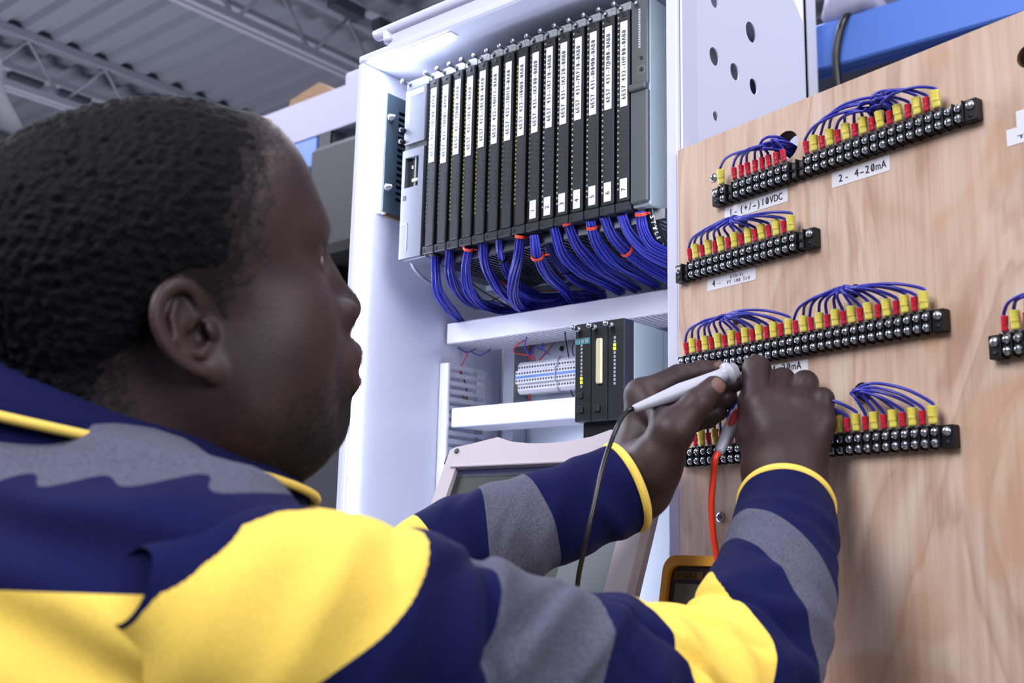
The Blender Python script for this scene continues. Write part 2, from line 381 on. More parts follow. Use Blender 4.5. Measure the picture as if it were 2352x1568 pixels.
screwm = MB().lathe((0.0075, -0.001, 0.2835), (0, -1, 0), [(0, .0034), (.004, .0034), (.0045, .0026), (.013, .0026), (.0135, .0034), (.018, .0034), (.0185, .003)], 12).mesh('mounting_screw', M['steel2'])
holem = MB().lathe((0.0153, -0.0052, 0.2705), (0, -1, 0), [(0, .0032), (.0003, .0032)], 14).box((0.0105, -0.0053, 0.2633), (0.0202, -0.0049, 0.2662)).mesh('screw_hole', M['dark'])
ridgem = MB().box((0.0008, 0.0, 0.014), (0.0062, 0.007, 0.2765)).mesh('indicator_strip', M['black'])
def led_mesh(nm, m, n, z0, z1):
    b = MB()
    for k in range(n):
        z = z0+(z1-z0)*k/(n-1); b.box((0.0022, -0.0008, z), (0.0046, 0.0002, z+0.0026))
    return b.mesh(nm, m)
leds = [led_mesh('indicator_column', M['led_off'], 32, 0.045, 0.26), led_mesh('indicator_column', M['led_off2'], 32, 0.03, 0.27), led_mesh('indicator_column', mat('olive_led', (156, 168, 62), 0.4), 32, 0.045, 0.25)]
texts = ['421-1BL00-0AA0', '421-7BH01-0AB0', '421-7DH00-0AB0', '421-1BL01-0AA0', '422-1BL00-0AA0', '422-1BH11-0AA0', '422-1BH10-0AA0', '422-1HH00-0AA0', '431-1KF00-0AB0', '431-1KF10-0AB0', '431-1KF20-0AB0', '431-7KF10-0AB0', '431-0HH00-0AB0', '431-7QH00-0AB0', '432-1HF00-0AB0']
UPR = Matrix(((0, 0, -1, 0), (0, 1, 0, 0), (1, 0, 0, 0), (0, 0, 0, 1)))       # lettering that reads upwards
for i, tx in enumerate(texts):
    num = i-7
    lab = 'black rack module, %s from the left among those with white label strips' % ORD[i]
    t = thing('rack_module', lab, 'module', T(RX+0.05+0.025*i, RY, RZ), 'black modules in the upper rack')
    for nm, me in (('module_body', bodym), ('header', hdrm), ('front_cover', covm), ('foot', footm), ('mounting_screw', screwm), ('screw_hole', holem), ('indicator_strip', ridgem)): part(nm, me, None, t)
    part('indicator_column', leds[(2 if i in (2, 3, 4, 7) else 0 if i < 9 else 1)], None, t)
    dz = random.uniform(-0.002, 0.001) - (0.006 if i in (1, 3) else 0)
    zl, zh = 0.143+dz, 0.2615+dz*0.3
    ls = part('label_strip', MB().box((0.0095, -0.0057, zl), (0.0207, -0.0050, zh)), M['label'], t)
    part('printed_text', flat_mesh(text_mb('6ES7 '+tx, 0.0064, 0.0052, 0.85, 0.00045).xf(T(0.0183, -0.0058, zl+0.0085) @ UPR), 'printed_text', M['ink']), None, ls)
    if num > 0:
        ns = part('number_label', MB().box((0.0095, -0.0057, 0.0165), (0.0203, -0.0050, 0.0425)), M['label'], t)
        part('printed_number', flat_mesh(text_mb(str(num), 0.0066, 0.0062, 0.9, 0.0003).xf(T(0.0184, -0.0058, 0.0245) @ UPR), 'printed_number', M['ink']), None, ns)
# power supply at the left end
t = thing('power_supply', 'pale grey double-width power module at the left end of the rack', 'module', T(RX, RY, RZ))
part('module_body', MB().cbox((0.0004, 0.006, 0.0), (0.0496, 0.2, 0.2895), 0.0015), M['psgrey'], t)
part('header', MB().cbox((0.0004, -0.001, 0.2745), (0.0496, 0.03, 0.29), 0.001), M['psgrey'], t)
up = part('upper_panel', MB().cbox((0.0012, -0.004, 0.184), (0.0472, 0.01, 0.2735), 0.0015), M['psgrey'], t)
part('name_plate', MB().box((0.011, -0.0046, 0.2615), (0.042, -0.004, 0.2705)), M['tealpale'], up)
part('printed_text', flat_mesh(text_mb('SIEMENS', 0.005, 0.0038, 0.9, 0.0002).xf(T(0.013, -0.0047, 0.2632)), 'printed_text', M['palewhite']), None, up)
b = MB()
for k in range(9): b.box((0.0105, -0.0044, 0.218+k*0.0046), (0.0135, -0.004, 0.2205+k*0.0046))
part('indicator_column', b, M['led_off2'], up)
low = MB().plate([(0.0012, 0.0), (0.0472, 0.0), (0.0472, 0.1735), (0.0012, 0.1735)], [[(0.0075, 0.112), (0.0365, 0.112), (0.0365, 0.161), (0.0075, 0.161)]], 1, -0.004, 0.004)
lp = part('lower_panel', low, M['psgrey'], t)
part('window_recess', MB().box((0.0075, 0.003, 0.112), (0.0365, 0.0045, 0.161)), M['dark'], lp)
part('slide_switch', MB().cbox((0.020, -0.002, 0.121), (0.034, 0.003, 0.126), 0.001).cbox((0.018, -0.001, 0.143), (0.0225, 0.003, 0.148), 0.001).box((0.0255, 0.0, 0.112), (0.0268, 0.003, 0.161)), M['hdr'], lp)
part('jack', MB().box((0.0055, -0.0046, 0.092), (0.0115, -0.004, 0.100)), M['dark'], lp)
part('latch_seam', MB().box((0.001, -0.0046, 0.0535), (0.0175, -0.004, 0.055)).box((0.0163, -0.0046, 0.012), (0.0177, -0.004, 0.055)), M['hdr'], lp)
part('seam_gap', MB().box((0.002, 0.0, 0.1735), (0.0488, 0.005, 0.184)), M['dark'], t)
for zz in (0.2075, 0.1885): part('knob', MB().lathe((0.0025, -0.004, zz), (-0.25, -1, 0), [(0, .0042), (.007, .0042), (.0085, .003)], 14), M['black'], t)
part('mounting_screw', screwm, None, t)
# grey interface module at the right end
t = thing('interface_module', 'grey-green deep module at the right end of the rack', 'module', T(RX+0.05+0.375, RY, RZ))
part('housing', MB().cbox((0.0005, 0.0, 0.002), (0.0275, 0.2, 0.2895), 0.0015), M['gside'], t)
part('front_panel', MB().cbox((0.0005, -0.004, 0.165), (0.0265, 0.004, 0.288), 0.0015), M['gmod'], t)
part('front_door', MB().cbox((0.0005, -0.006, 0.006), (0.0268, 0.004, 0.158), 0.002), M['gmod'], t)
part('door_grip', MB().cbox((0.001, -0.011, 0.157), (0.0265, 0.0, 0.166), 0.0015), M['gmod'], t)
b = MB()
for k in range(16): b.box((0.0125, -0.0044, 0.217+k*0.0035), (0.0155, -0.004, 0.2193+k*0.0035))
part('indicator_column', b, M['led_off2'], t)
part('rotary_switch', MB().lathe((0.017, -0.004, 0.202), (0, -1, 0), [(0, .0025), (.001, .0025)], 12).lathe((0.017, -0.004, 0.186), (0, -1, 0), [(0, .0025), (.001, .0025)], 12), M['dark'], t)
b = MB()
for k in range(10):
    a = 2*PI*k/10; b.box((0.017+0.0058*math.cos(a)-0.0004, -0.0042, 0.186+0.0058*math.sin(a)-0.0004), (0.017+0.0058*math.cos(a)+0.0004, -0.004, 0.186+0.0058*math.sin(a)+0.0004))
part('dial_marks', b, M['led_off2'], t)
part('mounting_screw', screwm, None, t)

# ------------------------------------------------------------------ bundles of blue wire under the rack
def bundle(pts, ys, n, rad, label, ties, seed, mats=None, name='wire_bundle'):
    """pts: where the bundle runs as seen; ys: how deep in the cabinet it lies there"""
    rnd = random.Random(seed)
    P = np.array([on_y(px, py, y) for (px, py), y in zip(pts, ys)]); S = spl(P, 26)
    Tn = np.gradient(S, axis=0); Tn /= np.linalg.norm(Tn, axis=1)[:,None]
    u = np.cross(Tn, np.array([0.35, 1, 0.1])); u /= np.linalg.norm(u, axis=1)[:,None]; v = np.cross(Tn, u)
    t = thing(name, label, 'wires', V(S[0]), 'blue wire bundles below the rack')
    mb = MB()
    for k in range(n):
        r = rad*math.sqrt((k+0.5)/n); a = 2.39996*k; ph = rnd.uniform(0, 6); tw = rnd.uniform(-0.7, 0.7); lo = rnd.uniform(0.0, 0.35)
        q = np.linspace(0, 1, len(S))
        sp = 1 + (0.25+lo)*np.sin(q*PI*1.0)**2
        ang = a + tw*q
        W = S + u*(r*sp*np.cos(ang))[:,None] + v*(r*sp*np.sin(ang))[:,None] - S[0]
        mb.tube(W, 0.00135, 5)
    part('wires', mb, M['blue'] if seed % 2 else M['blue2'], t, kind='stuff')
    for (q, key) in ties:
        i = int(q*(len(S)-1)); c = S[i]-S[0]; R_ = rad*(1.15+0.3*math.sin(PI*q)**2)
        ring = np.array([c + R_*(math.cos(a)*u[i]+math.sin(a)*v[i]) for a in np.linspace(0, 2*PI, 17)])
        tb = MB().tube(ring+Tn[i]*0.001, 0.0013, 6, caps=False).tube(ring-Tn[i]*0.001, 0.0013, 6, caps=False)
        tb.cyl(c - v[i]*R_*1.0 + u[i]*R_*0.5, c - v[i]*R_*1.9 + u[i]*R_*0.9, 0.0015, 6)
        part('cable_tie', tb, M['tie'] if key == 'r' else M['black'], t)
def rg(*xy): return [(780+x/2.936, 480+y/2.936) for x, y in xy]
BN = [
 (rg((640,285),(645,400),(660,540),(735,665),(800,735),(835,800)), (1.12,1.13,1.16,1.22,1.27,1.30), 'k', .07),
 (rg((742,262),(738,400),(780,520),(850,610),(935,660)), (1.12,1.13,1.17,1.24,1.30), None, 0),
 (rg((868,262),(850,400),(875,540),(960,640),(1080,680),(1210,700)), (1.12,1.14,1.19,1.26,1.31,1.33), 'r', .02),
 (rg((968,215),(985,380),(1060,520),(1160,610),(1280,660),(1430,640),(1560,600)), (1.12,1.14,1.18,1.24,1.29,1.31,1.32), None, 0),
 (rg((1075,180),(1090,310),(1135,430),(1240,540),(1400,590),(1600,570)), (1.12,1.14,1.2,1.27,1.32,1.33), 'k', .25),
 (rg((1220,185),(1205,330),(1170,470),(1165,570),(1210,660),(1300,680)), (1.12,1.13,1.16,1.2,1.26,1.3), 'r', .02),
 (rg((1315,175),(1335,320),(1400,440),(1500,530),(1560,620)), (1.12,1.13,1.18,1.25,1.30), 'r', .28),
 (rg((1385,140),(1415,270),(1490,390),(1600,490),(1760,560)), (1.14,1.16,1.2,1.26,1.31), 'r', .08),
 (rg((1450,120),(1500,290),(1610,400),(1760,480),(1900,560)), (1.12,1.14,1.18,1.24,1.30), None, 0),
 (rg((1540,95),(1610,250),(1740,380),(1880,470),(2010,545)), (1.12,1.14,1.18,1.24,1.30), 'r', .02),
 (rg((1695,75),(1730,210),(1830,340),(1980,430),(2140,520)), (1.12,1.14,1.18,1.24,1.30), 'r', .12),
 (rg((1785,50),(1850,190),(1990,320),(2150,430),(2330,520)), (1.12,1.14,1.18,1.22,1.26), 'r', .42),
 (rg((1905,40),(1960,160),(2080,280),(2250,370),(2400,420)), (1.12,1.14,1.17,1.2,1.22), None, 0),
 (rg((2030,15),(2050,130),(2120,240),(2270,310),(2420,340)), (1.12,1.13,1.15,1.18,1.2), 'r', .06)]
for i, (pts, ys, tie, q) in enumerate(BN):
    bundle(pts, ys, 16 if i > 2 else 13, 0.0062 if i not in (4, 7) else 0.0045, 'bundle of thin blue wires hanging from the rack modules, %s from the left' % ORD[i], [(q, tie)] if tie else [], i+1)
bundle(rg((1190,470),(1290,620),(1450,650),(1620,590),(1790,580)), (1.30,1.30,1.30,1.32,1.33), 18, 0.008, 'thick trunk of blue wires lying along the top of the upper duct', [(.95, 'k')], 31, name='wire_harness')
bundle(rg((930,650),(1010,650),(1100,680),(1200,730)), (1.31,1.32,1.33,1.34), 14, 0.006, 'short trunk of blue wires dipping behind the left of the upper duct', [], 33, name='wire_harness')
# heavy black cable at the right end, with printing
P = np.array([on_y(px, py, y) for (px, py), y in zip(rg((2095,-10),(2125,120),(2165,220),(2230,330)), (1.135,1.14,1.16,1.2))]); S = spl(P, 20)
t = thing('black_cable', 'thick glossy black cable with white printing at the right end of the rack', 'cable', T(0, 0, 0))
part('sheath', MB().tube(S, 0.0085, 14), M['blkcable'], t)
tm = MB(); g = text_mb('STYLE 2587', 0.0052, 0.0056, 0.9, 0.0003); L0 = np.linalg.norm(S[-1]-S[0])
seg = np.concatenate([[0], np.cumsum(np.linalg.norm(np.diff(S, axis=0), axis=1))])
for (x, _, zc) in g.v:
    s_ = 0.012+x; k = min(len(S)-2, np.searchsorted(seg, s_)-1); f_ = (s_-seg[k])/(seg[k+1]-seg[k])
    c = S[k]*(1-f_)+S[k+1]*f_; tg = S[k+1]-S[k]; tg = tg/np.linalg.norm(tg); toC = CAM-c; toC -= tg*(toC@tg); toC /= np.linalg.norm(toC); sd = np.cross(tg, toC)
    a = -(zc-0.0026)/0.0085; tm.v.append(tuple(c + 0.0087*(math.cos(a)*toC + math.sin(a)*sd)))
tm.f = g.f
part('printed_text', flat_mesh(tm, 'printed_text', M['palewhite']), None, t)
# grey cable at the left end
P = np.array([on_y(px, py, y) for (px, py), y in zip(rg((478,345),(505,400),(560,460),(640,515),(760,600),(900,720)), (1.14,1.16,1.2,1.24,1.3,1.34))])
solo('grey_cable', MB().tube(spl(P, 20), 0.0028, 8), M['ductgrey'], 'pale grey cable sagging from the left end of the rack', 'cable')

# ------------------------------------------------------------------ slotted wire ducts
def duct_h(label, xa, xb, z0, z1, yf, yb):
    t = thing('wire_duct', label, 'duct', T(0, 0, 0))
    part('lid', MB().cbox((xa, yf-0.002, z0), (xb, yf+0.006, z1), 0.0015), M['duct'], t)
    part('base', MB().box((xa, yb-0.003, z0+0.002), (xb, yb, z1-0.002)), M['duct'], t)
    n = int((xb-xa)/0.0095)
    fm = MB().box((0, yf+0.0062, z0+0.0015), (0.0058, yb-0.003, z0+0.0032)).mesh('duct_finger', M['duct'])
    fu = MB().box((0, yf+0.0062, z1-0.0032), (0.0058, yb-0.003, z1-0.0015)).mesh('duct_finger', M['duct'])
    for k in range(n):
        part('duct_finger', fm, None, t, T(xa+0.002+k*0.0095, 0, 0)); part('duct_finger', fu, None, t, T(xa+0.002+k*0.0095, 0, 0))
    return t
duct_h('upper white slotted wire duct directly under the rack wiring', X0+0.006, X1-0.02, CZ+0.331, CZ+0.365, 1.27, 1.36)
duct_h('lower white slotted wire duct behind the three-module unit', X0+0.022, -0.90, CZ+0.193, CZ+0.224, 1.27, 1.355)
t = thing('wire_duct', 'upright white slotted wire duct at the left, below the upper duct', 'duct', T(0, 0, 0))
xa, xb, yf, yb, za, zb = X0+0.002, X0+0.0195, 1.262, 1.352, CZ-0.75, CZ+0.298
part('lid', MB().cbox((xa-0.001, yf-0.003, za), (xb+0.001, yf+0.004, zb), 0.0015), M['duct'], t)
part('base', MB().box((xa, yb-0.003, za), (xb, yb, zb)), M['ductgrey'], t)
fm = MB()
fm.box((xb-0.0017, yf+0.0042, 0.0), (xb, yb-0.028, 0.0072)).box((xb-0.0017, yb-0.030, 0.0012), (xb, yb-0.016, 0.006)).box((xb-0.0017, yb-0.018, 0.0), (xb, yb-0.003, 0.0072))
fm = fm.mesh('duct_finger', M['ductgrey'])
k = 0
while zb-0.012-k*0.0135 > za: part('duct_finger', fm, None, t, T(0, 0, zb-0.0085-k*0.0135)); k += 1
# ------------------------------------------------------------------ rail terminals and thin wiring behind
t = thing('terminal_block_row', 'row of pale grey rail terminals with a blue marker line, beside the three-module unit', 'terminals', T(0, 0, 0))
zc = CZ+0.276
part('mounting_rail', MB().box((-1.158, 1.375, zc-0.0175), (-0.90, 1.377, zc+0.0175)).box((-1.158, 1.370, zc+0.0125), (-0.90, 1.375, zc+0.0175)).box((-1.158, 1.370, zc-0.0175), (-0.90, 1.375, zc-0.0125)), M['olive'], t)
part('rail_screw', MB().lathe((-1.141, 1.376, zc), (0, -1, 0), [(0, .0045), (.003, .0045), (.0035, .003)], 12), M['steel'], t)
prf = [(1.374, -0.024), (1.374, 0.024), (1.345, 0.026), (1.340, 0.021), (1.340, 0.012), (1.334, 0.010), (1.334, -0.010), (1.340, -0.012), (1.340, -0.021), (1.345, -0.026)]
bmsh = MB().prism([(a, b_+zc) for a, b_ in prf], 0, 0.0, 0.0052).mesh('terminal_block', M['tblock'])
hm = MB()
for zz, yy in ((0.0165, 1.34), (0.006, 1.334), (-0.006, 1.334), (-0.0165, 1.34)): hm.lathe((0.0026, yy, zc+zz), (0, -1, 0), [(0, .0018), (.0002, .0018)], 10)
hmm = hm.mesh('wire_entry', M['rubber'])
for k in range(34):
    x = -1.122+k*0.0055; q = part('terminal_block', bmsh, None, t, T(x, 0, 0)); part('wire_entry', hmm, None, q)
    if k == 15: part('end_plate', MB().prism([(a-0.002, b_*1.1+zc) for a, b_ in prf], 0, x-0.0016, x-0.0002), M['ductgrey'], t)
part('marker_strip', MB().box((-1.121, 1.3332, zc-0.0022), (-0.93, 1.3345, zc+0.0018)), M['tblue'], t)
WR = [('redw', ((1245,885),(1180,930),(1185,970),(1270,985),(1310,1010)), 'thin red wire looping under the upper duct'),
 ('redw', ((1275,910),(1270,960),(1280,1020)), 'straight thin red wire above the left terminals'), ('redw', ((1325,910),(1300,960),(1320,1020)), 'bent thin red wire above the left terminals'),
 ('redw', ((1455,890),(1400,960),(1350,1015)), 'slanting thin red wire above the terminals'), ('redw', ((1275,1215),(1285,1260),(1272,1300)), 'red wire dropping below the terminals, left one'), ('redw', ((1288,1215),(1278,1260),(1296,1300)), 'red wire dropping below the terminals, right one'),
 ('blue', ((1262,860),(1250,930),(1285,985),(1310,930),(1370,950)), 'blue wire curling under the upper duct'), ('blue', ((1375,890),(1370,940),(1415,980)), 'blue wire hooking down to the terminals'), ('blue', ((800,935),(860,965),(930,935)), 'blue wire drooping at the left of the upper duct'), ('blue', ((880,960),(950,985),(1020,945)), 'second blue wire drooping under the upper duct'),
 ('black', ((1520,815),(1525,880),(1545,1000)), 'thin black wire beside the three-module unit'), ('black', ((1590,880),(1570,940),(1580,990)), 'second thin black wire hard by the three-module unit'), ('black', ((1555,1190),(1565,1240),(1585,1275)), 'black wire leaving the terminals downwards'),
 ('black', ((760,940),(765,1000),(800,1060),(850,1180),(860,1300)), 'black wire running inside the upright duct'), ('redw', ((870,960),(830,1040),(810,1120),(800,1200),(880,1330)), 'red wire running inside the upright duct'),
 ('black', ((780,330),(830,430),(930,530),(1060,610),(1210,700)), 'thin black wire sagging behind the blue bundles'), ('redw', ((1010,230),(1030,380),(1080,470),(1180,540),(1450,550),(1580,500)), 'thin red wire threading behind the blue bundles'), ('redw', ((1460,125),(1490,230),(1540,330)), 'thin red wire along the ninth blue bundle'), ('black', ((1490,440),(1600,430),(1690,430),(1680,400),(1620,410)), 'black wire looping under the vent mesh'), ('black', ((940,600),(1010,620),(1090,590)), 'short black wire behind the left trunk')]
for mk, pts, lab in WR:
    ys = np.linspace(1.30, 1.335, len(pts)) if pts[0][1] > 800 else np.linspace(1.2, 1.36, len(pts))
    if 'upright' in lab: ys = np.linspace(1.30, 1.32, len(pts))
    if 'terminals' in lab: ys = np.linspace(1.36, 1.335, len(pts)) if 'dropping' not in lab and 'leaving' not in lab else np.linspace(1.345, 1.365, len(pts))
    P = np.array([on_y(*rg(q)[0], y) for q, y in zip(pts, ys)])
    solo('thin_wire', MB().tube(spl(P, 18), 0.0011, 6), M[mk], lab, 'wire')
# ------------------------------------------------------------------ three dark modules below
MX, MY, MZ = -0.8215, 1.095, CZ+0.161
t = thing('controller_unit', 'dark three-module controller with lit yellow lamps, in front of the lower duct', 'module', T(MX, MY, MZ))
for k in range(3):
    fp = part('front_panel', MB().cbox((0.0254*k+0.0002, -0.002, 0.0), (0.0254*k+0.0252, 0.02, 0.1255), 0.0012), M['black2'], t)
    part('thumb_screw', MB().lathe((0.0254*k+0.0065, -0.002, 0.1185), (0, -1, 0), [(0, .0034), (.003, .0034), (.003, .0028), (.011, .0028), (.011, .0035), (.015, .0035)], 12), M['steel2'], fp)
    b = MB(); o = 0.0254*k
    if k != 1:
        for j in range(13): b.box((o+0.0095, -0.0024, 0.043+j*0.0048), (o+0.0122, -0.002, 0.0462+j*0.0048))
        part('indicator_column', b, M['led_off2'], fp)
        b = MB()
        for j in ((1, 2) if k == 0 else (9, 10)): b.box((o+0.0092, -0.0028, 0.043+j*0.0048), (o+0.0127, -0.002, 0.0466+j*0.0048))
        part('lit_lamp', b, M['led_y'], fp)
    else:
        part('card_slot', MB().cbox((o+0.0105, -0.0065, 0.046), (o+0.0185, -0.002, 0.103), 0.001).box((o+0.009, -0.004, 0.049), (o+0.0105, -0.002, 0.1)), M['cream'], fp)
    if k < 2: part('toggle', MB().cbox((o+0.006, -0.006, 0.0115), (o+0.015, -0.002, 0.0195), 0.001), M['dark'], fp)
    if k == 0: part('toggle', MB().cbox((o+0.006, -0.006, 0.030), (o+0.014, -0.002, 0.037), 0.001), M['dark'], fp)
part('name_plate', MB().box((0.0008, -0.0027, 0.0985), (0.0235, -0.002, 0.1065)), M['tealplate'], t)
part('printed_text', flat_mesh(text_mb('SIEMENS', 0.0044, 0.0031, 0.9, 0.0002).xf(T(0.0013, -0.0028, 0.1003)), 'printed_text', M['palewhite']), None, t)
hs = part('housing', MB().cbox((0.0004, 0.0205, 0.001), (0.0758, 0.20, 0.1245), 0.0012), M['gside'], t)
b = MB()
for j in range(9):
    for i in range(5): b.box((0.0758, 0.118+j*0.004, 0.062+i*0.0046), (0.0761, 0.120+j*0.004, 0.0654+i*0.0046))
part('side_vent', b, M['led_off2'], hs, kind='stuff')
part('seam', MB().box((0.0758, 0.088, 0.004), (0.0761, 0.0886, 0.1215)), M['gmod'], hs)
part('carrier_foot', MB().box((0.006, 0.01, -0.022), (0.0758, 0.21, -0.0005)), M['black'], t)
solo('support_bracket', MB().box((-0.835, 1.20, CZ+0.118), (-0.70, 1.394, CZ+0.1385)), M['black'], 'black bracket carrying the three-module controller', 'bracket')

# ================================================================== THE PLYWOOD BOARD (its own axes: x along it, y into it, z up)
BA = math.radians(14.7)
be = np.array([math.cos(BA), -math.sin(BA), 0]); bn = np.array([-math.sin(BA), -math.cos(BA), 0])   # along, outwards
bo = on_y(1557, 346, 1.060); bo[2] = CZ
BM = Matrix(((be[0], -bn[0], 0, bo[0]), (be[1], -bn[1], 0, bo[1]), (0, 0, 1, CZ), (0, 0, 0, 1)))
def bd(px, py, off=0.0):
    d = ray(px, py); q = bo + bn*off; s = ((q-CAM)@bn)/(d@bn); p = CAM+d*s
    return float((p-bo)@be), float(p[2]-CZ)
BT = 0.4717
# plywood: soft bands of pale and reddish grain, with patches
m, N, L, bs = base_mat('plywood'); bs.inputs['Roughness'].default_value = 0.55
tc = N.new('ShaderNodeTexCoord')
def mapn(scale, loc=(0, 0, 0)):
    a = N.new('ShaderNodeMapping'); a.inputs['Scale'].default_value = scale; a.inputs['Location'].default_value = loc; L.new(tc.outputs['Object'], a.inputs[0]); return a
def noise(mp_, sc_, det, dist=0.0):
    a = N.new('ShaderNodeTexNoise'); a.inputs['Scale'].default_value = sc_; a.inputs['Detail'].default_value = det; a.inputs['Distortion'].default_value = dist; L.new(mp_.outputs[0], a.inputs['Vector']); return a
def ramp(src, pts):
    a = N.new('ShaderNodeValToRGB'); L.new(src, a.inputs[0]); e = a.color_ramp.elements
    e[0].position, e[0].color = pts[0][0], (*s2l(pts[0][1]), 1); e[1].position, e[1].color = pts[-1][0], (*s2l(pts[-1][1]), 1)
    for p, c in pts[1:-1]: q = e.new(p); q.color = (*s2l(c), 1)
    return a
def mixn(a, b, fac, mode='MIX'):
    x = N.new('ShaderNodeMix'); x.data_type = 'RGBA'; x.blend_type = mode
    if isinstance(fac, float): x.inputs[0].default_value = fac
    else: L.new(fac, x.inputs[0])
    L.new(a, x.inputs[6]); L.new(b, x.inputs[7]); return x
big = noise(mapn((5, 5, 1.6)), 1.5, 3, 1.8)
r1 = ramp(big.outputs[0], [(0.34, (180, 147, 126)), (0.41, (200, 172, 153)), (0.50, (206, 182, 165)), (0.545, (187, 158, 139)), (0.60, (198, 172, 155)), (0.70, (210, 190, 175))])
fine = noise(mapn((160, 160, 6)), 1.0, 5, 0.3)
r2 = ramp(fine.outputs[0], [(0.3, (232, 226, 222)), (0.7, (255, 255, 255))])
x1 = mixn(r1.outputs[0], r2.outputs[0], 1.0, 'MULTIPLY')
knot = noise(mapn((3.4, 3.4, 2.0), (1.3, 0, 0.55)), 1.5, 2, 2.4)
r3 = ramp(knot.outputs[0], [(0.60, (0, 0, 0)), (0.68, (255, 255, 255))])
brn = N.new('ShaderNodeRGB'); brn.outputs[0].default_value = (*s2l((184, 142, 112)), 1)
fk = N.new('ShaderNodeMath'); fk.operation = 'MULTIPLY'; fk.inputs[1].default_value = 0.55; L.new(r3.outputs[0], fk.inputs[0])
x2 = mixn(x1.outputs[2], brn.outputs[0], fk.outputs[0])
streak = noise(mapn((60, 60, 1.1), (0.4, 0, 0)), 1.0, 2, 0.2)
r4 = ramp(streak.outputs[0], [(0.66, (0, 0, 0)), (0.74, (255, 255, 255))])
fk2 = N.new('ShaderNodeMath'); fk2.operation = 'MULTIPLY'; fk2.inputs[1].default_value = 0.22; L.new(r4.outputs[0], fk2.inputs[0])
brn2 = N.new('ShaderNodeRGB'); brn2.outputs[0].default_value = (*s2l((168, 118, 90)), 1)
x3 = mixn(x2.outputs[2], brn2.outputs[0], fk2.outputs[0])
L.new(x3.outputs[2], bs.inputs['Base Color'])
bpn = N.new('ShaderNodeBump'); bpn.inputs['Strength'].default_value = 0.12; bpn.inputs['Distance'].default_value = 0.001; L.new(fine.outputs[0], bpn.inputs['Height']); L.new(bpn.outputs[0], bs.inputs['Normal'])
M['ply'] = m
M['plycore'] = mat('plywood_cut_edge', (120, 92, 74), 0.8, var=0.35, vscale=60, stretch=(1, 30, 1))

HOLES = {'a': (bd(1806, 334), .0160), 'b': (bd(2030, 248), .0160), 'c': (bd(1706, 508), .0075), 'd': (bd(1692, 733), .0062), 'e': (bd(1964, 668), .0068), 'f': (bd(1980, 903), .0105), 'g': (bd(1738, 935), .0095), 'm': (bd(1858, 934), .0090), 'h': (bd(2362, 128), .0105)}
hl = [circ(u, z, r, 24) for (u, z), r in HOLES.values()]
board = thing('plywood_board', 'large light plywood board carrying the terminal strips, right of the cabinet', 'board', BM)
top = [(0.0, BT)]
part('sheet', MB().plate([(-0.0005, -CZ+0.002), (0.70, -CZ+0.002), (0.70, BT-0.001), (0.2, BT+0.0006), (0.0, BT)], hl, 1, 0.0, 0.018), M['ply'], board)
for (u, z), r in HOLES.values():
    n = 24; vs = []
    for yy in (0.0004, 0.0176): vs += [(u+(r-0.0002)*math.cos(2*PI*k/n), yy, z+(r-0.0002)*math.sin(2*PI*k/n)) for k in range(n)]
    part('hole_rim', MB().add(vs, [(k, (k+1)%n, n+(k+1)%n, n+k) for k in range(n)], 0, True), M['plycore'], board)
def bolt(u, z, r, label):
    b = MB().lathe((0, 0, 0), (0, -1, 0), [(0, r), (.0012, r), (.0022, r*0.8), (.003, r*0.45)], 16)
    t = thing('board_screw', label, 'screw', BM @ T(u, 0, z))
    part('screw_head', b, M['steel'], t)
    part('cross_slot', MB().box((-r*.5, -0.0034, -r*.1), (r*.5, -0.0028, r*.1)).box((-r*.1, -0.0034, -r*.5), (r*.1, -0.0028, r*.5)), M['rubber'], t)
bolt(*bd(1640, 408), 0.0052, 'round headed screw in the plywood left of the top terminal strip')
bolt(*bd(1655, 1188), 0.0058, 'round headed screw in the plywood beside the red test lead')

# terminal strips -----------------------------------------------------
SH = 0.0205
def screw_mesh():
    b = MB().lathe((0, 0, 0), (0, -1, 0), [(0, .0039), (.0016, .0039), (.0028, .0029), (.0033, .0012)], 10)
    return b.mesh('terminal_screw', M['steel'])
SCR = screw_mesh()
SLOT = MB().box((-.0026, -0.0034, -.0004), (.0026, -0.0026, .0004)).box((-.0004, -0.0034, -.0026), (.0004, -0.0026, .0026)).mesh('cross_slot', M['rubber'])
def crimp_meshes(L_, r, ms):
    """sleeve pinched flat near the terminal, its collar, and the tinned tongue"""
    n = 12; prof = [(0, .92, .55), (.12, 1.0, .62), (.30, .95, .66), (.40, .9, .8), (.44, 1, 1), (.47, .95, .95), (.52, 1, 1), (.9, 1.03, 1.03), (.97, 1.10, 1.10), (1.0, 1.10, 1.10), (1.0, .8, .8), (.9, .7, .7)]
    vs = [(r*a*math.cos(2*PI*k/n), r*b*math.sin(2*PI*k/n), L_*q) for q, a, b in prof for k in range(n)]
    K = len(prof); fs = [(i*n+k, i*n+(k+1)%n, (i+1)*n+(k+1)%n, (i+1)*n+k) for i in range(K-1) for k in range(n)] + [tuple(range(n)), tuple((K-1)*n+k for k in range(n))]
    return MB().add(vs, fs, 0, True).mesh('crimp_sleeve', ms)
CY, CR = crimp_meshes(0.0160, 0.0043, M['yel']), crimp_meshes(0.0128, 0.0031, M['redc'])
TONG = MB().box((-.0030, 0.0026, -0.0085), (-.0012, 0.0036, -0.001)).box((.0012, 0.0026, -0.0085), (.0030, 0.0036, -0.001)).prism([(0.0026, -0.002), (0.0036, -0.002), (0.0008, 0.0015), (-0.0004, 0.0015)], 0, -.0030, .0030).mesh('spade_tongue', M['steel2'])
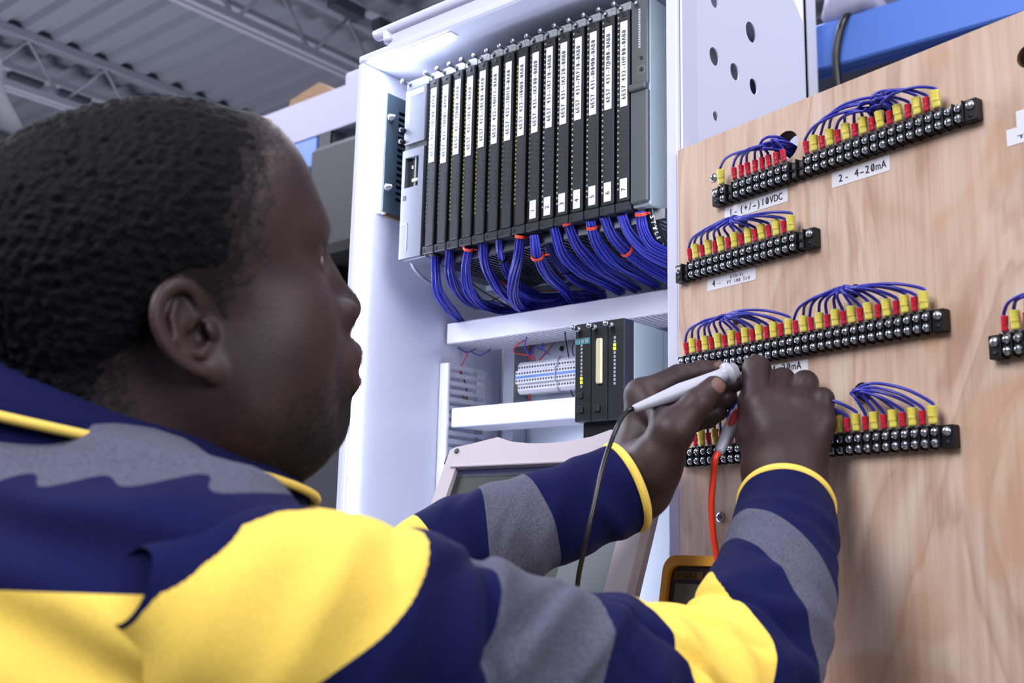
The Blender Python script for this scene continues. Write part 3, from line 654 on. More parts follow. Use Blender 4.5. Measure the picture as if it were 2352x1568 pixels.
def strip(label, u0, pitch, n, zb, loaded=None, ends=(True, True), screws=None):
    """u0: middle of the first way; zb: bottom edge"""
    t = thing('terminal_strip', label, 'terminal strip', BM @ T(u0, 0, zb), 'black barrier terminal strips on the board')
    a, b = -pitch/2, (n-0.5)*pitch
    part('base', MB().cbox((a, -0.0078, 0.0012), (b, 0, SH-0.0012), 0.0008).box((a, -0.0098, SH/2-0.0012), (b, -0.0078, SH/2+0.0012)), M['black'], t)
    fin = MB().cbox((-0.0007, -0.0128, 0), (0.0007, 0.0, SH), 0.0004).mesh('barrier', M['black'])
    for k in range(n+1): part('barrier', fin, None, t, T(a+k*pitch, 0, 0))
    for k in range(n):
        if screws is not None and k not in screws:
            part('bare_contact', MB().box((k*pitch-.003, -.0084, .003), (k*pitch+.003, -.0078, SH-.003)), M['steel2'], t); continue
        for zz in (0.0052, 0.0148):
            q = part('terminal_screw', SCR, None, t, T(k*pitch, -0.0100, zz) @ Matrix.Rotation(random.uniform(0, 1.5), 4, 'Y')); part('cross_slot', SLOT, None, q)
    for on, s_, x in ((ends[0], -1, a), (ends[1], 1, b)):
        if not on: continue
        ef = MB().cbox((min(x, x+s_*0.0125), -0.0098, 0.0), (max(x, x+s_*0.0125), 0.0, SH), 0.0008)
        q = part('end_flange', ef, M['black'], t)
        part('flange_screw', MB().lathe((x+s_*0.0062, -0.0098, SH*0.70), (0, -1, 0), [(0, .0044), (.0012, .0044), (.0024, .003), (.0028, .001)], 12), M['steel'], q)
        part('flange_hole', MB().lathe((x+s_*0.0062, -0.0099, SH*0.24), (0, -1, 0), [(0, .0022), (.0003, .0022)], 12), M['dark'], q)
    return t
def lead(label, grp, u, z, kind, hole, rnd, lift=1.0):
    """blue wire with a crimped spade, from a terminal at u, z into a hole of the board"""
    (hu, hz), hr = HOLES[hole]
    Lc = 0.0160 if kind == 'y' else 0.0128
    t = thing('spade_lead', label, 'wire', BM @ T(u, -0.0125, z), grp)
    lean = Matrix.Rotation(rnd.uniform(-0.06, 0.06), 4, 'Y') @ Matrix.Rotation(rnd.uniform(-.02, .08), 4, 'X')
    part('crimp_sleeve', CY if kind == 'y' else CR, None, t, lean); part('spade_tongue', TONG, None, t, lean)
    top = lean @ Vector((0, 0, Lc*0.9)); top2 = lean @ Vector((0, -0.0005, Lc+0.003))
    a = rnd.uniform(0, 6.28); q = rnd.uniform(0.1, 0.5)*hr
    H = np.array([hu-u+q*math.cos(a), 0.0125, hz-z+q*math.sin(a)]); d = H-np.array(top)
    du = d[0]; out = -min(.014, 0.006+abs(du)*0.10+rnd.uniform(0, .006))
    rise = (0.001+abs(du)*0.06)*lift*rnd.uniform(0.6, 1.3)
    zt_ = max(top[2], H[2])
    P = [top, top2,
         (top[0]+du*0.24, out*0.8, (top[2]+.006)*(.82-.22*lift)+H[2]*(.18+.22*lift)+rise*.6 if H[2] > top[2]+.004 else top[2]+.006+rise*.5),
         (top[0]+du*0.62, out, (top[2]+.004)*(.5-.32*lift)+H[2]*(.5+.32*lift)+rise*.7),
         (H[0]-du*0.05, -0.002, H[2]), (H[0], 0.018, H[2]-0.002), (H[0]+0.002, 0.040, H[2]-0.014)]
    part('wire', MB().tube(spl([tuple(p) for p in P], 24), 0.00155, 6), M['blue2'], t)
rnd = random.Random(5)
CN = {'y': 'yellow', 'r': 'red'}
def leads(stripname, grp, u0, pitch, zb, spec, holef, lift=1.0):
    cnt = {'y': 0, 'r': 0}
    for i, kd in spec:
        cnt[kd] += 1
        lead('blue wire with %s crimp, %s %s from the left on the %s' % (CN[kd], ORD[cnt[kd]-1], CN[kd], stripname), grp, u0+i*pitch, zb+0.0215, kd, holef(i), rnd, lift)
def fit(pa, ia, pb, ib, off=0.0125):
    (ua, za), (ub, zb_) = bd(*pa, off), bd(*pb, off); p = (ub-ua)/(ib-ia); return ua-ia*p, p
def alt(i0, i1, first): return [(i, first if (i-i0) % 2 == 0 else ('r' if first == 'y' else 'y')) for i in range(i0, i1+1)]
z1 = 0.3838
u1, p1 = fit((1657, 438), 0, (2197.6, 250), 29)
strip('long black barrier terminal strip, topmost on the plywood, above the labels 1 and 2', u1, p1, 30, z1, screws=[k for k in range(30) if k not in (1, 10, 11)])
leads('topmost strip', 'wires of the topmost strip', u1, p1, z1, [(0, 'y')] + [(i, 'r') for i in range(2, 10)] + alt(12, 27, 'r'), lambda i: 'a' if i < 11 else 'b', .7)
z2 = 0.3070
u2, p2 = fit((1540+295/6.533, 460+980/6.533), 1, (1540+1815/6.533, 460+570/6.533), 16)
strip('short black barrier terminal strip with pale metal ways, above the small label 4', u2, p2, 18, z2, screws=list(range(1, 17)))
leads('short strip', 'wires of the short strip', u2, p2, z2, alt(1, 16, 'r'), lambda i: 'c', .05)
z3 = 0.1995
u3, p3 = fit((1577.5, 828), 0, (2124, 731), 31)
strip('long black barrier terminal strip being probed, just above the fingers', u3, p3, 32, z3)
leads('probed long strip', 'wires of the probed strip', u3, p3, z3, alt(0, 31, 'r'), lambda i: 'd' if i < 16 else 'e', .6)
z4 = 0.0960
u4e, _ = bd(2144, 989, 0.0125); u4s, _ = bd(1597.3, 1037, 0.0125)
n4 = int(round((u4e-u4s)/0.0100))+2; p4 = (u4e-u4s)/(n4-2); u4 = u4s-p4
strip('lowest long black barrier terminal strip, partly behind the right hand', u4, p4, n4, z4)
ub0, _ = bd(1712, 960, .0125); ub1, _ = bd(1902, 960, .0125)
sp4 = [(i, 'y' if (n4-1-i) % 2 == 0 else 'r') for i in range(1, n4)]
leads('lowest strip', 'wires of the lowest strip', u4, p4, z4, [q for q in sp4 if u4+q[0]*p4 < ub0], lambda i: 'g')
cn4 = {'y': 0, 'r': 0}
for i, kd in reversed([q for q in sp4 if u4+q[0]*p4 > ub1]):       # ways behind the hand show nothing
    cn4[kd] += 1
    lead('blue wire with %s crimp, %s %s from the right on the lowest strip' % (CN[kd], ORD[cn4[kd]-1], CN[kd]), 'wires of the lowest strip', u4+i*p4, z4+0.0215, kd, 'f' if cn4['y']+cn4['r'] < 9 else 'm', rnd, 1.0)
u5, zz5 = bd(2313, 835, 0.0125); z5 = 0.168
HOLES['k'] = ((u5+0.05, z5+0.045), .009)
strip('black barrier terminal strip cut off by the right edge of the picture', u5, 0.0099, 10, z5)
leads('right edge strip', 'wires of the right edge strip', u5, 0.0099, z5, alt(0, 7, 'r'), lambda i: 'k')
# printed labels -------------------------------------------------------
def board_label(label, c00, c10, hgt, lines):
    (ua, za), (ub, zb_) = bd(*c00), bd(*c10)       # lower left and lower right corners as seen
    t = thing('paper_label', label, 'label', BM @ T(ua, -0.0004, (za+zb_)/2))
    part('paper', MB().box((0, 0, 0), (ub-ua, 0.0004, hgt)), M['label'], t)
    for (txt, x, z, h, pitch, ink) in lines:
        part('printed_text', flat_mesh(text_mb(txt, h, pitch, 0.85, 0.00035).xf(T(x, -0.0003, z)), 'printed_text', ink), None, t)
grey_ink = mat('faded_ink', (110, 108, 128), 0.6)
board_label('white paper label reading 1 (+/-)10VDC under the topmost strip', (1665, 504), (1810, 466), 0.0150, [('1', .0065, .004, .0075, .006, M['ink']), ('-', .0145, .004, .0075, .004, grey_ink), ('(+/-)10VDC', .0225, .004, .0075, .0061, M['ink'])])
board_label('white paper label reading 2 4-20mA under the topmost strip', (1912, 429), (2045, 394), 0.0158, [('2', .0075, .004, .0075, .006, M['ink']), ('-', .016, .004, .0075, .004, grey_ink), ('4-20mA', .0265, .004, .0078, .0063, M['ink'])])
board_label('small white paper label reading 4 RTD-4L under the short strip', (1625.5, 670), (1736.5, 641), 0.0142, [('4', .0068, .0038, .0072, .006, M['ink']), ('--', .016, .0045, .004, .0025, grey_ink), ('RTD-4L', .0345, .0083, .0036, .0034, grey_ink), ('PT 100 Std', .0295, .0025, .0040, .0034, grey_ink)])
board_label('white paper label reading 4-20mA half hidden behind the right hand', (1745, 880), (1857, 858), 0.0158, [('3', .001, .0065, .0075, .006, M['ink']), ('-', .008, .0065, .0075, .004, grey_ink), ('4-20mA', .0165, .0075, .0078, .0066, M['ink'])])
board_label('white paper label showing a 4 near the right edge of the board', (2314, 335), (2420, 308), 0.0150, [('4', .0085, .004, .008, .007, M['ink'])])
(ua, za) = bd(2338, 312)
solo('paper_label', MB().box((0, -0.0008, 0), (0.05, -0.0005, 0.022)), M['label'], 'blank white paper label overlapping the 4 label at the right edge', 'label', BM @ T(ua, 0, za))

# ================================================================== BENCH, LAPTOP, METER
TZ = CZ-0.175
bench = thing('work_bench', 'grey work bench under the laptop and the meter, below the picture', 'bench', T(0, 0, 0))
part('bench_top', MB().cbox((-1.06, 0.70, TZ-0.025), (-0.47, 0.985, TZ), 0.003), M['bench'], bench)
for x in (-1.04, -0.51):
    for y in (0.73, 0.955): part('leg', MB().box((x-0.015, y-0.015, 0), (x+0.015, y+0.015, TZ-0.025)), M['rubber'], bench)
LT = math.radians(24)
# laptop: base on the bench, lid tilted back
lw, lh = 0.318, 0.285
pTL = on_y(1030, 1015, 1.0); 
LX = float(on_y(996, 1148, 0.965)[0]); 
lap = thing('rugged_laptop', 'warm grey rugged laptop standing open in front of the cabinet', 'laptop', T(LX-0.012, 0.875, TZ))
part('keyboard_base', MB().cbox((0, -0.17, 0.002), (lw, 0.012, 0.038), 0.004), M['bezel2'], lap)
part('foot', MB().box((0.02, -0.15, 0), (0.05, -0.12, 0.002)).box((lw-0.05, -0.15, 0), (lw-0.02, -0.12, 0.002)).box((0.02, -0.03, 0), (0.05, 0.0, 0.002)).box((lw-0.05, -0.03, 0), (lw-0.02, 0.0, 0.002)), M['rubber'], lap)
LM = T(0, 0.014, 0.042) @ Matrix.Rotation(-LT, 4, 'X')
ou = [(0, 0), (lw, 0), (lw, lh-0.004), (lw-0.008, lh), (lw*0.89, lh+0.003), (lw*0.765, lh+0.011), (lw*0.69, lh+0.0035), (lw*0.60, lh-0.0005), (lw*0.5, lh-0.002), (lw*0.40, lh-0.0005), (lw*0.31, lh+0.0035), (lw*0.235, lh+0.011), (lw*0.11, lh+0.004), (0.008, lh), (0, lh-0.004)]
scr = [(0.021, 0.03), (lw-0.028, 0.03), (lw-0.028, lh-0.030), (0.021, lh-0.030)]
bz = part('screen_bezel', MB().plate(ou, [scr], 1, 0.0, 0.010), M['bezel'], lap, LM)
part('lid_back', MB().cbox((0.0, 0.0105, 0.0), (lw, 0.028, lh-0.003), 0.004), M['bezel2'], lap, LM)
part('bezel_step', MB().cbox((0.012, -0.0025, lh-0.030), (lw-0.022, 0.004, lh-0.026), 0.001), M['bezel'], bz)
part('bumper', MB().lathe((0.0135, 0.0, lh-0.006), (0, -1, 0), [(0, .0036), (.0015, .0036), (.002, .0025)], 14), M['rubber'], bz)
part('latch', MB().cbox((-0.0055, 0.002, lh-0.022), (0.0015, 0.010, lh-0.010), 0.001), M['black'], bz)
m_scr = mat('screen_panel', (22, 24, 24), 0.35, emit=(60, 70, 68), estr=0.12)
sp = part('screen', MB().box((0.0195, 0.006, 0.0285), (lw-0.0265, 0.010, lh-0.0285)), m_scr, lap, LM)
sw, sx, sz = lw-0.049, 0.021, lh-0.030
def pane(x0, x1, z0, z1, m, nm, d=0.0004): part(nm, MB().box((sx+x0*sw, 0.006-d, z0*(lh-0.06)+0.03), (sx+x1*sw, 0.006-d+0.0002, z1*(lh-0.06)+0.03)), m, sp)
def emat(n, c, e, st_): return mat(n, c, 0.4, emit=e, estr=st_)
e1 = emat('screen_navy', (22, 24, 46), (28, 34, 88), 0.28); e2 = emat('screen_grey', (34, 38, 40), (84, 96, 104), 0.14); e3 = emat('screen_teal', (30, 60, 70), (52, 118, 128), 0.5); e4 = emat('screen_line', (16, 16, 24), (26, 26, 40), 0.2); e5 = emat('screen_pale', (62, 66, 72), (126, 138, 148), 0.34)
pane(0, 1, .955, 1, e1, 'title_bar'); pane(.04, .32, .79, .83, e1, 'window_title'); pane(.04, .32, .40, .79, e2, 'window_pane'); pane(.36, .37, .30, .90, e4, 'divider')
pane(.385, .71, .865, .905, e3, 'highlight_bar'); pane(.38, 1, .905, .93, e1, 'window_title'); pane(.385, .995, .32, .86, e2, 'window_pane'); pane(.42, .75, .78, .81, e4, 'menu_line', .0006)
pane(.74, .99, .02, .62, e5, 'window_pane', .0007); pane(.74, .99, .31, .316, e4, 'divider', .0009); pane(.03, .72, .02, .30, e2, 'window_pane')
# meter standing on the bench
p = CP(1571, 1287, 1.085)
mt = thing('multimeter', 'yellow holstered multimeter standing on the bench behind the right forearm', 'meter', T(float(p[0]), float(p[1])+0.01, TZ) @ Matrix.Rotation(math.radians(-12), 4, 'Z') @ Matrix.Rotation(math.radians(-10), 4, 'X'))
mh = float(p[2])-TZ+0.004; mw = 0.043
def rrect(a, z0, z1, r):
    o = []
    for cx, cz, s_ in ((a-r, z1-r, 0), (-a+r, z1-r, 1), (-a+r*0.5, z0+r*0.5, 2), (a-r*0.5, z0+r*0.5, 3)):
        rr_ = r if s_ < 2 else r*0.5
        for k in range(6): q = PI/2*(s_+k/5); o.append((cx+rr_*math.cos(q), cz+rr_*math.sin(q)))
    return o
part('holster', MB().plate(rrect(mw, 0.0, mh, 0.016), [rrect(mw-0.0085, 0.010, mh-0.010, 0.012)], 1, -0.022, 0.02), M['meter_y'], mt)
part('back_shell', MB().prism(rrect(mw-0.003, 0.003, mh-0.003, 0.014), 1, 0.012, 0.019), M['meter_y'], mt)
fc = part('front_face', MB().prism(rrect(mw-0.0088, 0.0105, mh-0.0105, 0.012), 1, -0.0175, 0.011), M['meter_d'], mt)
part('display', MB().box((-0.026, -0.0185, mh-0.062), (0.026, -0.0176, mh-0.028)), mat('meter_glass', (120, 128, 116), 0.2), fc)
part('name_plate', MB().box((-0.029, -0.0182, mh-0.0235), (0.010, -0.0176, mh-0.0155)), mat('ochre_plate', (112, 84, 42), 0.4), fc)
part('printed_text', flat_mesh(text_mb('FLUKE', 0.0048, 0.0056, 0.95, 0.0003).xf(T(-0.025, -0.0184, mh-0.0219)), 'printed_text', M['ink']), None, fc)
part('rotary_dial', MB().lathe((0, -0.0176, mh*0.42), (0, -1, 0), [(0, .02), (.006, .019), (.008, .017)], 20), M['rubber'], fc)
METER = np.array(mt.matrix_world.translation)

# ================================================================== BACKGROUND STORAGE
YB = 2.85
def beam(label, xa, xb, z0, z1, sag=0):
    t = thing('rack_beam', label, 'beam', T(0, 0, 0))
    part('rail', MB().cbox((xa, YB, z0), (xb, YB+0.05, z1), 0.006), M['beam'], t)
    part('step', MB().box((xa, YB+0.05, z0), (xb, YB+0.07, z1-0.04)), M['beam'], t)
    return t
beam('bright blue storage rack beam above the plywood board', -2.2, 2.6, CZ+1.408, CZ+1.552)
beam('blue storage rack beam left of the cabinet behind the head', -4.06, -3.55, CZ+1.615, CZ+1.75)
beam('lower blue storage rack beam glimpsed beside the nose', -4.06, -2.62, CZ+0.68, CZ+0.80)
def post(label, x, y, m, top=None):
    top = top or CEIL-0.7
    t = thing('rack_post', label, 'post', T(x, y, 0))
    b = MB().box((-0.045, -0.03, 0.0), (0.045, -0.024, top)).box((-0.045, -0.03, 0), (-0.039, 0.04, top)).box((0.039, -0.03, 0), (0.045, 0.04, top))
    part('channel', b, m, t); part('foot_plate', MB().box((-0.07, -0.06, 0), (0.07, 0.07, 0.008)), m, t)
post('black steel rack post at the end of the left blue beam', -3.50, 2.88, M['darkjoist'], CZ+1.75)
post('black steel rack post hidden behind the head, left end of the rack', -4.12, 2.88, M['darkjoist'], CZ+1.75)
post('white steel rack post rising behind the cabinet side plate', -1.285, 2.76, M['postw'])
post('white steel rack post far to the right behind the board', 1.3, 2.92, M['postw'])
# left: white carton trays with cardboard, dark bins
t = thing('white_tray', 'long white open carton with cardboard in it on the left rack', 'carton', T(0, 0, 0))
part('carton_wall', MB().box((-4.08, 2.86, CZ+1.80), (-2.95, 2.875, CZ+1.945)).box((-4.08, 3.5, CZ+1.80), (-2.95, 3.515, CZ+1.945)).box((-4.08, 2.86, CZ+1.80), (-4.065, 3.515, CZ+1.945)).box((-2.965, 2.86, CZ+1.80), (-2.95, 3.515, CZ+1.945)), M['whitebox'], t)
part('carton_floor', MB().box((-4.08, 2.86, CZ+1.785), (-2.95, 3.515, CZ+1.80)), M['whitebox'], t)
part('cut_out', MB().lathe((-3.93, 2.859, CZ+1.885), (0, -1, 0), [(0, .04), (.001, .04)], 20), M['carton'], t)
solo('cardboard_box', MB().prism([(-3.86, CZ+1.803), (-3.55, CZ+1.803), (-3.52, CZ+1.975), (-3.62, CZ+2.035), (-3.82, CZ+2.0)], 1, 2.9, 3.2), M['carton'], 'brown cardboard box standing in the white open carton', 'box')
solo('white_carton', MB().cbox((-3.45, 2.9, CZ+1.803), (-3.0, 3.4, CZ+2.03), 0.01), M['whitebox'], 'tall white carton beside the brown cardboard on the left rack', 'carton')
solo('shelf_panel', MB().box((-4.12, 2.85, CZ+1.753), (-2.62, 3.7, CZ+1.783)), M['whitebox'], 'white shelf board under the white open carton', 'shelf')
t = thing('hanging_lamp', 'dark bell-shaped lamp hanging from the roof at the left edge', 'lamp', V(CP(-45, 235, 4.2)))
part('shade', MB().lathe((0, 0, -0.16), (0, 0, 1), [(0, .17), (.02, .175), (.10, .15), (.2, .09), (.26, .07), (.34, .06)], 24), M['darkjoist'], t)
part('hanging_rod', MB().cyl((0, 0, 0.18), (0, 0, CEIL-float(CP(-45, 235, 4.2)[2])), 0.012, 8), M['darkjoist'], t)
solo('dark_bin', MB().cbox((-3.42, 2.7, CZ+1.15), (-2.75, 3.5, CZ+1.62), 0.03), M['greybox'], 'large dark grey bin on the left rack beneath the shelf', 'bin')
solo('dark_bin', MB().cbox((-4.05, 2.98, CZ+0.83), (-3.6, 3.5, CZ+1.5), 0.03), M['greybox'], 'dark grey bin further left on the rack, behind the forehead', 'bin')
solo('grey_sack', MB().cbox((-3.35, 2.98, CZ+0.985), (-2.7, 3.5, CZ+1.148), 0.05), M['greybag'], 'pale grey sack under the large dark bin', 'sack')
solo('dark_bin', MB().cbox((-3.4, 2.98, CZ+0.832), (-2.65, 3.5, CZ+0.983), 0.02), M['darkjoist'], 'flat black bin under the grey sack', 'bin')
solo('shelf_panel', MB().box((-4.16, 2.85, CZ+0.80), (-2.62, 3.7, CZ+0.83)), M['greybag'], 'grey shelf board over the lower blue beam', 'shelf')
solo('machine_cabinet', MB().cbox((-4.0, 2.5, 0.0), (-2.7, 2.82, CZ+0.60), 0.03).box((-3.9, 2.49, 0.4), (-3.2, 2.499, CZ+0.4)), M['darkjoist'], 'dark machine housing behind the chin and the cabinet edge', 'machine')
# right: things over and under the blue beam
t = thing('hanging_cable', 'black cable hanging over the right blue beam', 'cable', T(0, 0, 0))
q = on_y(1948, 40, YB); 
part('cable', MB().tube(spl([(q[0]+0.01, YB+0.09, q[2]-0.02), (q[0], YB+0.03, q[2]+0.012), (q[0]-0.01, YB-0.016, q[2]-0.02), (q[0]-0.035, YB-0.014, q[2]-0.12), (q[0]-0.03, YB-0.012, q[2]-0.25)], 24), 0.012, 8), M['blkcable'], t)
def blob(label, name, cat, c, rx, ry, rz, m, sd):
    b = MB(); n, k = 20, 12; rn = random.Random(sd); vs = []
    ph = [rn.uniform(0, 6) for _ in range(4)]
    for i in range(k+1):
        th = PI*i/k
        for j in range(n):
            f = 2*PI*j/n; q_ = 1+0.08*math.sin(3*f+ph[0])*math.sin(2*th+ph[1])+0.05*math.sin(5*f+ph[2]+4*th)
            sx_ = lambda v: math.copysign(abs(v)**0.6, v)
            vs.append((c[0]+rx*q_*sx_(math.sin(th))*sx_(math.cos(f)), c[1]+ry*q_*sx_(math.sin(th))*sx_(math.sin(f)), c[2]+rz*q_*sx_(math.cos(th))))
    b.add(vs, [(i*n+j, i*n+(j+1)%n, (i+1)*n+(j+1)%n, (i+1)*n+j) for i in range(k) for j in range(n)], 0, True)
    return solo(name, b, m, label, cat)
blob('grey sack lying on the right blue beam', 'grey_sack', 'sack', (-1.02, 3.05, CZ+1.65), 0.17, 0.18, 0.11, M['greybag'], 1)
blob('white bundle beside the white post on the right blue beam', 'white_bundle', 'sack', (-1.16, 2.95, CZ+1.60), 0.10, 0.12, 0.055, M['whitebox'], 2)
blob('second grey sack further right on the blue beam', 'grey_sack', 'sack', (-0.55, 3.15, CZ+1.66), 0.22, 0.2, 0.12, M['greybag'], 3)
solo('shelf_panel', MB().box((-2.2, YB+0.06, CZ+1.50), (2.6, YB+0.8, CZ+1.515)), M['greybag'], 'grey shelf deck behind the right blue beam', 'shelf')
solo('grey_bin', MB().cbox((-1.10, 2.96, CZ+0.886), (-0.62, 3.5, CZ+1.33), 0.02), M['greybag'], 'grey bin under the right blue beam behind the plywood', 'bin')
solo('white_carton', MB().cbox((-0.95, 2.88, CZ+0.886), (-0.86, 2.94, CZ+1.36), 0.01), M['whitebox'], 'narrow white carton under the right blue beam', 'carton')
solo('shelf_panel', MB().box((-2.2, YB+0.02, CZ+0.86), (2.6, YB+0.8, CZ+0.885)), M['greybag'], 'lower grey shelf deck behind the plywood board', 'shelf')
beam('blue storage rack beam behind the plywood, under the lower shelf', -2.2, 2.6, CZ+0.74, CZ+0.858)

# ================================================================== THE PERSON: solid modelling by distance fields
def smin(a, b, k):
    h = np.maximum(k-np.abs(a-b), 0)/k; return np.minimum(a, b)-h*h*k*0.25
def smax(a, b, k): return -smin(-a, -b, k)
def cone(P, a, b, ra, rb):
    a = np.asarray(a, float); b = np.asarray(b, float); d = b-a
    t = np.clip(((P-a)@d)/(d@d+1e-12), 0, 1)
    return np.linalg.norm(P-a-t[:,None]*d, axis=1)-(ra+(rb-ra)*t)
def chain(P, pts, rads, k=0.004):
    o = cone(P, pts[0], pts[1], rads[0], rads[1])
    for i in range(1, len(pts)-1): o = smin(o, cone(P, pts[i], pts[i+1], rads[i], rads[i+1]), k)
    return o
def ell(P, c, rad, A=None):
    q = P-np.asarray(c, float)
    if A is not None: q = q@np.asarray(A, float).T          # rows of A: the axes
    rad = np.asarray(rad, float); k0 = np.linalg.norm(q/rad, axis=1); k1 = np.linalg.norm(q/rad**2, axis=1)
    return k0*(k0-1)/(k1+1e-9)
def lump(P, s, seed, n=6):
    """smooth pseudo noise of wavelength about s"""
    rs = np.random.RandomState(seed); o = np.zeros(len(P))
    for _ in range(n):
        d = rs.normal(size=3); d *= (0.6+0.8*rs.rand())/np.linalg.norm(d)
        o += np.sin(P@d*(2*PI/s)+rs.rand()*7)
    return o/n
def solidify(fn, lo, hi, h, band=1.0):
    """polygon skin (surface nets) of the field fn(P) < 0 inside the box lo..hi with cell size h"""
    lo = np.asarray(lo, float); B = 4
    nb = np.ceil((np.asarray(hi, float)-lo)/(h*B)).astype(int); n = nb*B+1
    ax = [lo[i]+(np.arange(nb[i])*B+B/2)*h for i in range(3)]
    C = np.stack(np.meshgrid(*ax, indexing='ij'), -1).reshape(-1, 3)
    dc = fn(C); act = (np.abs(dc) < h*B*1.15*band+0.001).reshape(nb)
    D = np.empty(n, np.float32)
    cs = np.where(dc < 0, -1.0, 1.0).reshape(nb)
    D[:-1,:-1,:-1] = np.repeat(np.repeat(np.repeat(cs, B, 0), B, 1), B, 2)
    D[-1] = D[-2]; D[:,-1] = D[:,-2]; D[:,:,-1] = D[:,:,-2]
    mk = np.zeros(n, bool); ai = np.argwhere(act)
    mk[:-1,:-1,:-1] = np.repeat(np.repeat(np.repeat(act, B, 0), B, 1), B, 2)
    m2 = mk.copy(); m2[1:] |= mk[:-1]; m2[:,1:] |= m2[:,:-1]; m2[:,:,1:] |= m2[:,:,:-1]
    I = np.argwhere(m2)
    for s in range(0, len(I), 400000):
        q = I[s:s+400000]; D[q[:,0],q[:,1],q[:,2]] = fn(lo+q*h)
    S = D < 0
    cnt = np.zeros(n-1, np.uint8)
    for a in (0, 1):
        for b in (0, 1):
            for c in (0, 1): cnt += S[a:n[0]-1+a, b:n[1]-1+b, c:n[2]-1+c]
    cells = np.argwhere((cnt > 0) & (cnt < 8)); idx = np.full(n-1, -1, np.int32); idx[tuple(cells.T)] = np.arange(len(cells))
    acc = np.zeros((len(cells), 3)); num = np.zeros(len(cells))
    cor = [(a, b, c) for a in (0, 1) for b in (0, 1) for c in (0, 1)]
    for i in range(8):
        for j in range(i+1, 8):
            if sum(abs(x-y) for x, y in zip(cor[i], cor[j])) != 1: continue
            a = np.array(cor[i]); b = np.array(cor[j]); da = D[tuple((cells+a).T)]; db = D[tuple((cells+b).T)]
            x = (da < 0) != (db < 0); t = np.where(x, da/(da-db+1e-20), 0)
            acc += np.where(x[:,None], a+(b-a)*t[:,None], 0); num += x
    V_ = lo+(cells+acc/num[:,None])*h
    F_ = []
    for axx in range(3):
        s0 = [slice(None)]*3; s1 = [slice(None)]*3; s0[axx] = slice(None, -1); s1[axx] = slice(1, None)
        e = np.argwhere(S[tuple(s0)] != S[tuple(s1)]); o1, o2 = [(1, 2), (2, 0), (0, 1)][axx]
        ok = (e[:,o1] > 0) & (e[:,o2] > 0) & (e[:,o1] < n[o1]-1) & (e[:,o2] < n[o2]-1); e = e[ok]
        u = np.zeros(3, int); u[o1] = 1; v = np.zeros(3, int); v[o2] = 1
        q = np.stack([idx[tuple((e-u-v).T)], idx[tuple((e-v).T)], idx[tuple(e.T)], idx[tuple((e-u).T)]], 1)
        fl = S[tuple(e.T)]; q[~fl] = q[~fl][:,::-1]; F_.append(q)
    F_ = np.concatenate(F_); F_ = F_[(F_ >= 0).all(1)]
    return V_, F_
def np_mesh(name, V_, F_, mats, attrs=None, smooth=True):
    me = bpy.data.meshes.new(name); me.vertices.add(len(V_)); me.vertices.foreach_set('co', np.asarray(V_, np.float32).ravel())
    k = F_.shape[1]; me.loops.add(F_.size); me.loops.foreach_set('vertex_index', np.asarray(F_, np.int32).ravel())
    me.polygons.add(len(F_)); me.polygons.foreach_set('loop_start', np.arange(len(F_), dtype=np.int32)*k)
    me.polygons.foreach_set('use_smooth', np.full(len(F_), smooth))
    for m_ in mats: me.materials.append(m_)
    for a, v in (attrs or {}).items():
        at = me.attributes.new(a, 'FLOAT', 'POINT'); at.data.foreach_set('value', np.asarray(v, np.float32))
    me.update(calc_edges=True); me.validate(); return me
def relax(V_, F_, it=2, lam=0.5):
    a = F_.ravel(); b = np.roll(F_, -1, 1).ravel(); n = len(V_)
    for _ in range(it):
        s = np.zeros((n, 3)); c = np.zeros(n)
        for x, y in ((a, b), (b, a)):
            for k in range(3): s[:,k] += np.bincount(x, V_[y,k], n)
            c += np.bincount(x, minlength=n)
        V_ = V_+lam*(s/np.maximum(c, 1)[:,None]-V_)
    return V_

# frames ---------------------------------------------------------------
FH = np.array([FWD[0], FWD[1], 0]); FH /= np.linalg.norm(FH); RT = np.array([FH[1], -FH[0], 0]); UP = np.array([0, 0, 1.0])
def axes(az, pt=0, ro=0):
    az, pt, ro = map(math.radians, (az, pt, ro))
    fw = math.sin(az)*RT+math.cos(az)*FH; rg_ = math.cos(az)*RT-math.sin(az)*FH
    f2 = math.cos(pt)*fw+math.sin(pt)*UP; u2 = -math.sin(pt)*fw+math.cos(pt)*UP
    return np.stack([f2, math.cos(ro)*rg_-math.sin(ro)*u2, math.sin(ro)*rg_+math.cos(ro)*u2])
HA = axes(66, 17, 13)                                     # head: forward, right, up
HC = CAM + FWD*0.745 + RGT*(-0.226) + UPV*0.0165
def H2W(p): return HC+np.asarray(p, float)@HA
def W2H(P): return (P-HC)@HA.T
def hair_edge(h):                                          # how far forward the hair reaches at each height, seen from the side
    return np.interp(h, [-.10, -.085, -.05, -.02, -.01, .0, .02, .036, .055, .076, .095, .11, .125, .15], [-.075, -.062, -.050, -.042, -.030, .020, .032, .044, .050, .060, .070, .078, .084, .09])
def ear_pts(l0):
    return None
RIM_P = [(.007, .001, .004), (.0125, .004, .014), (.0115, .0065, .025), (.003, .0085, .0315), (-.009, .0095, .0295), (-.0175, .0100, .020), (-.0205, .0098, .006), (-.0185, .0090, -.008), (-.0125, .0075, -.020), (-.005, .0055, -.028)]
RIM_R = [.0030, .0038, .0044, .0049, .0050, .0048, .0046, .0044, .0042, .0044]
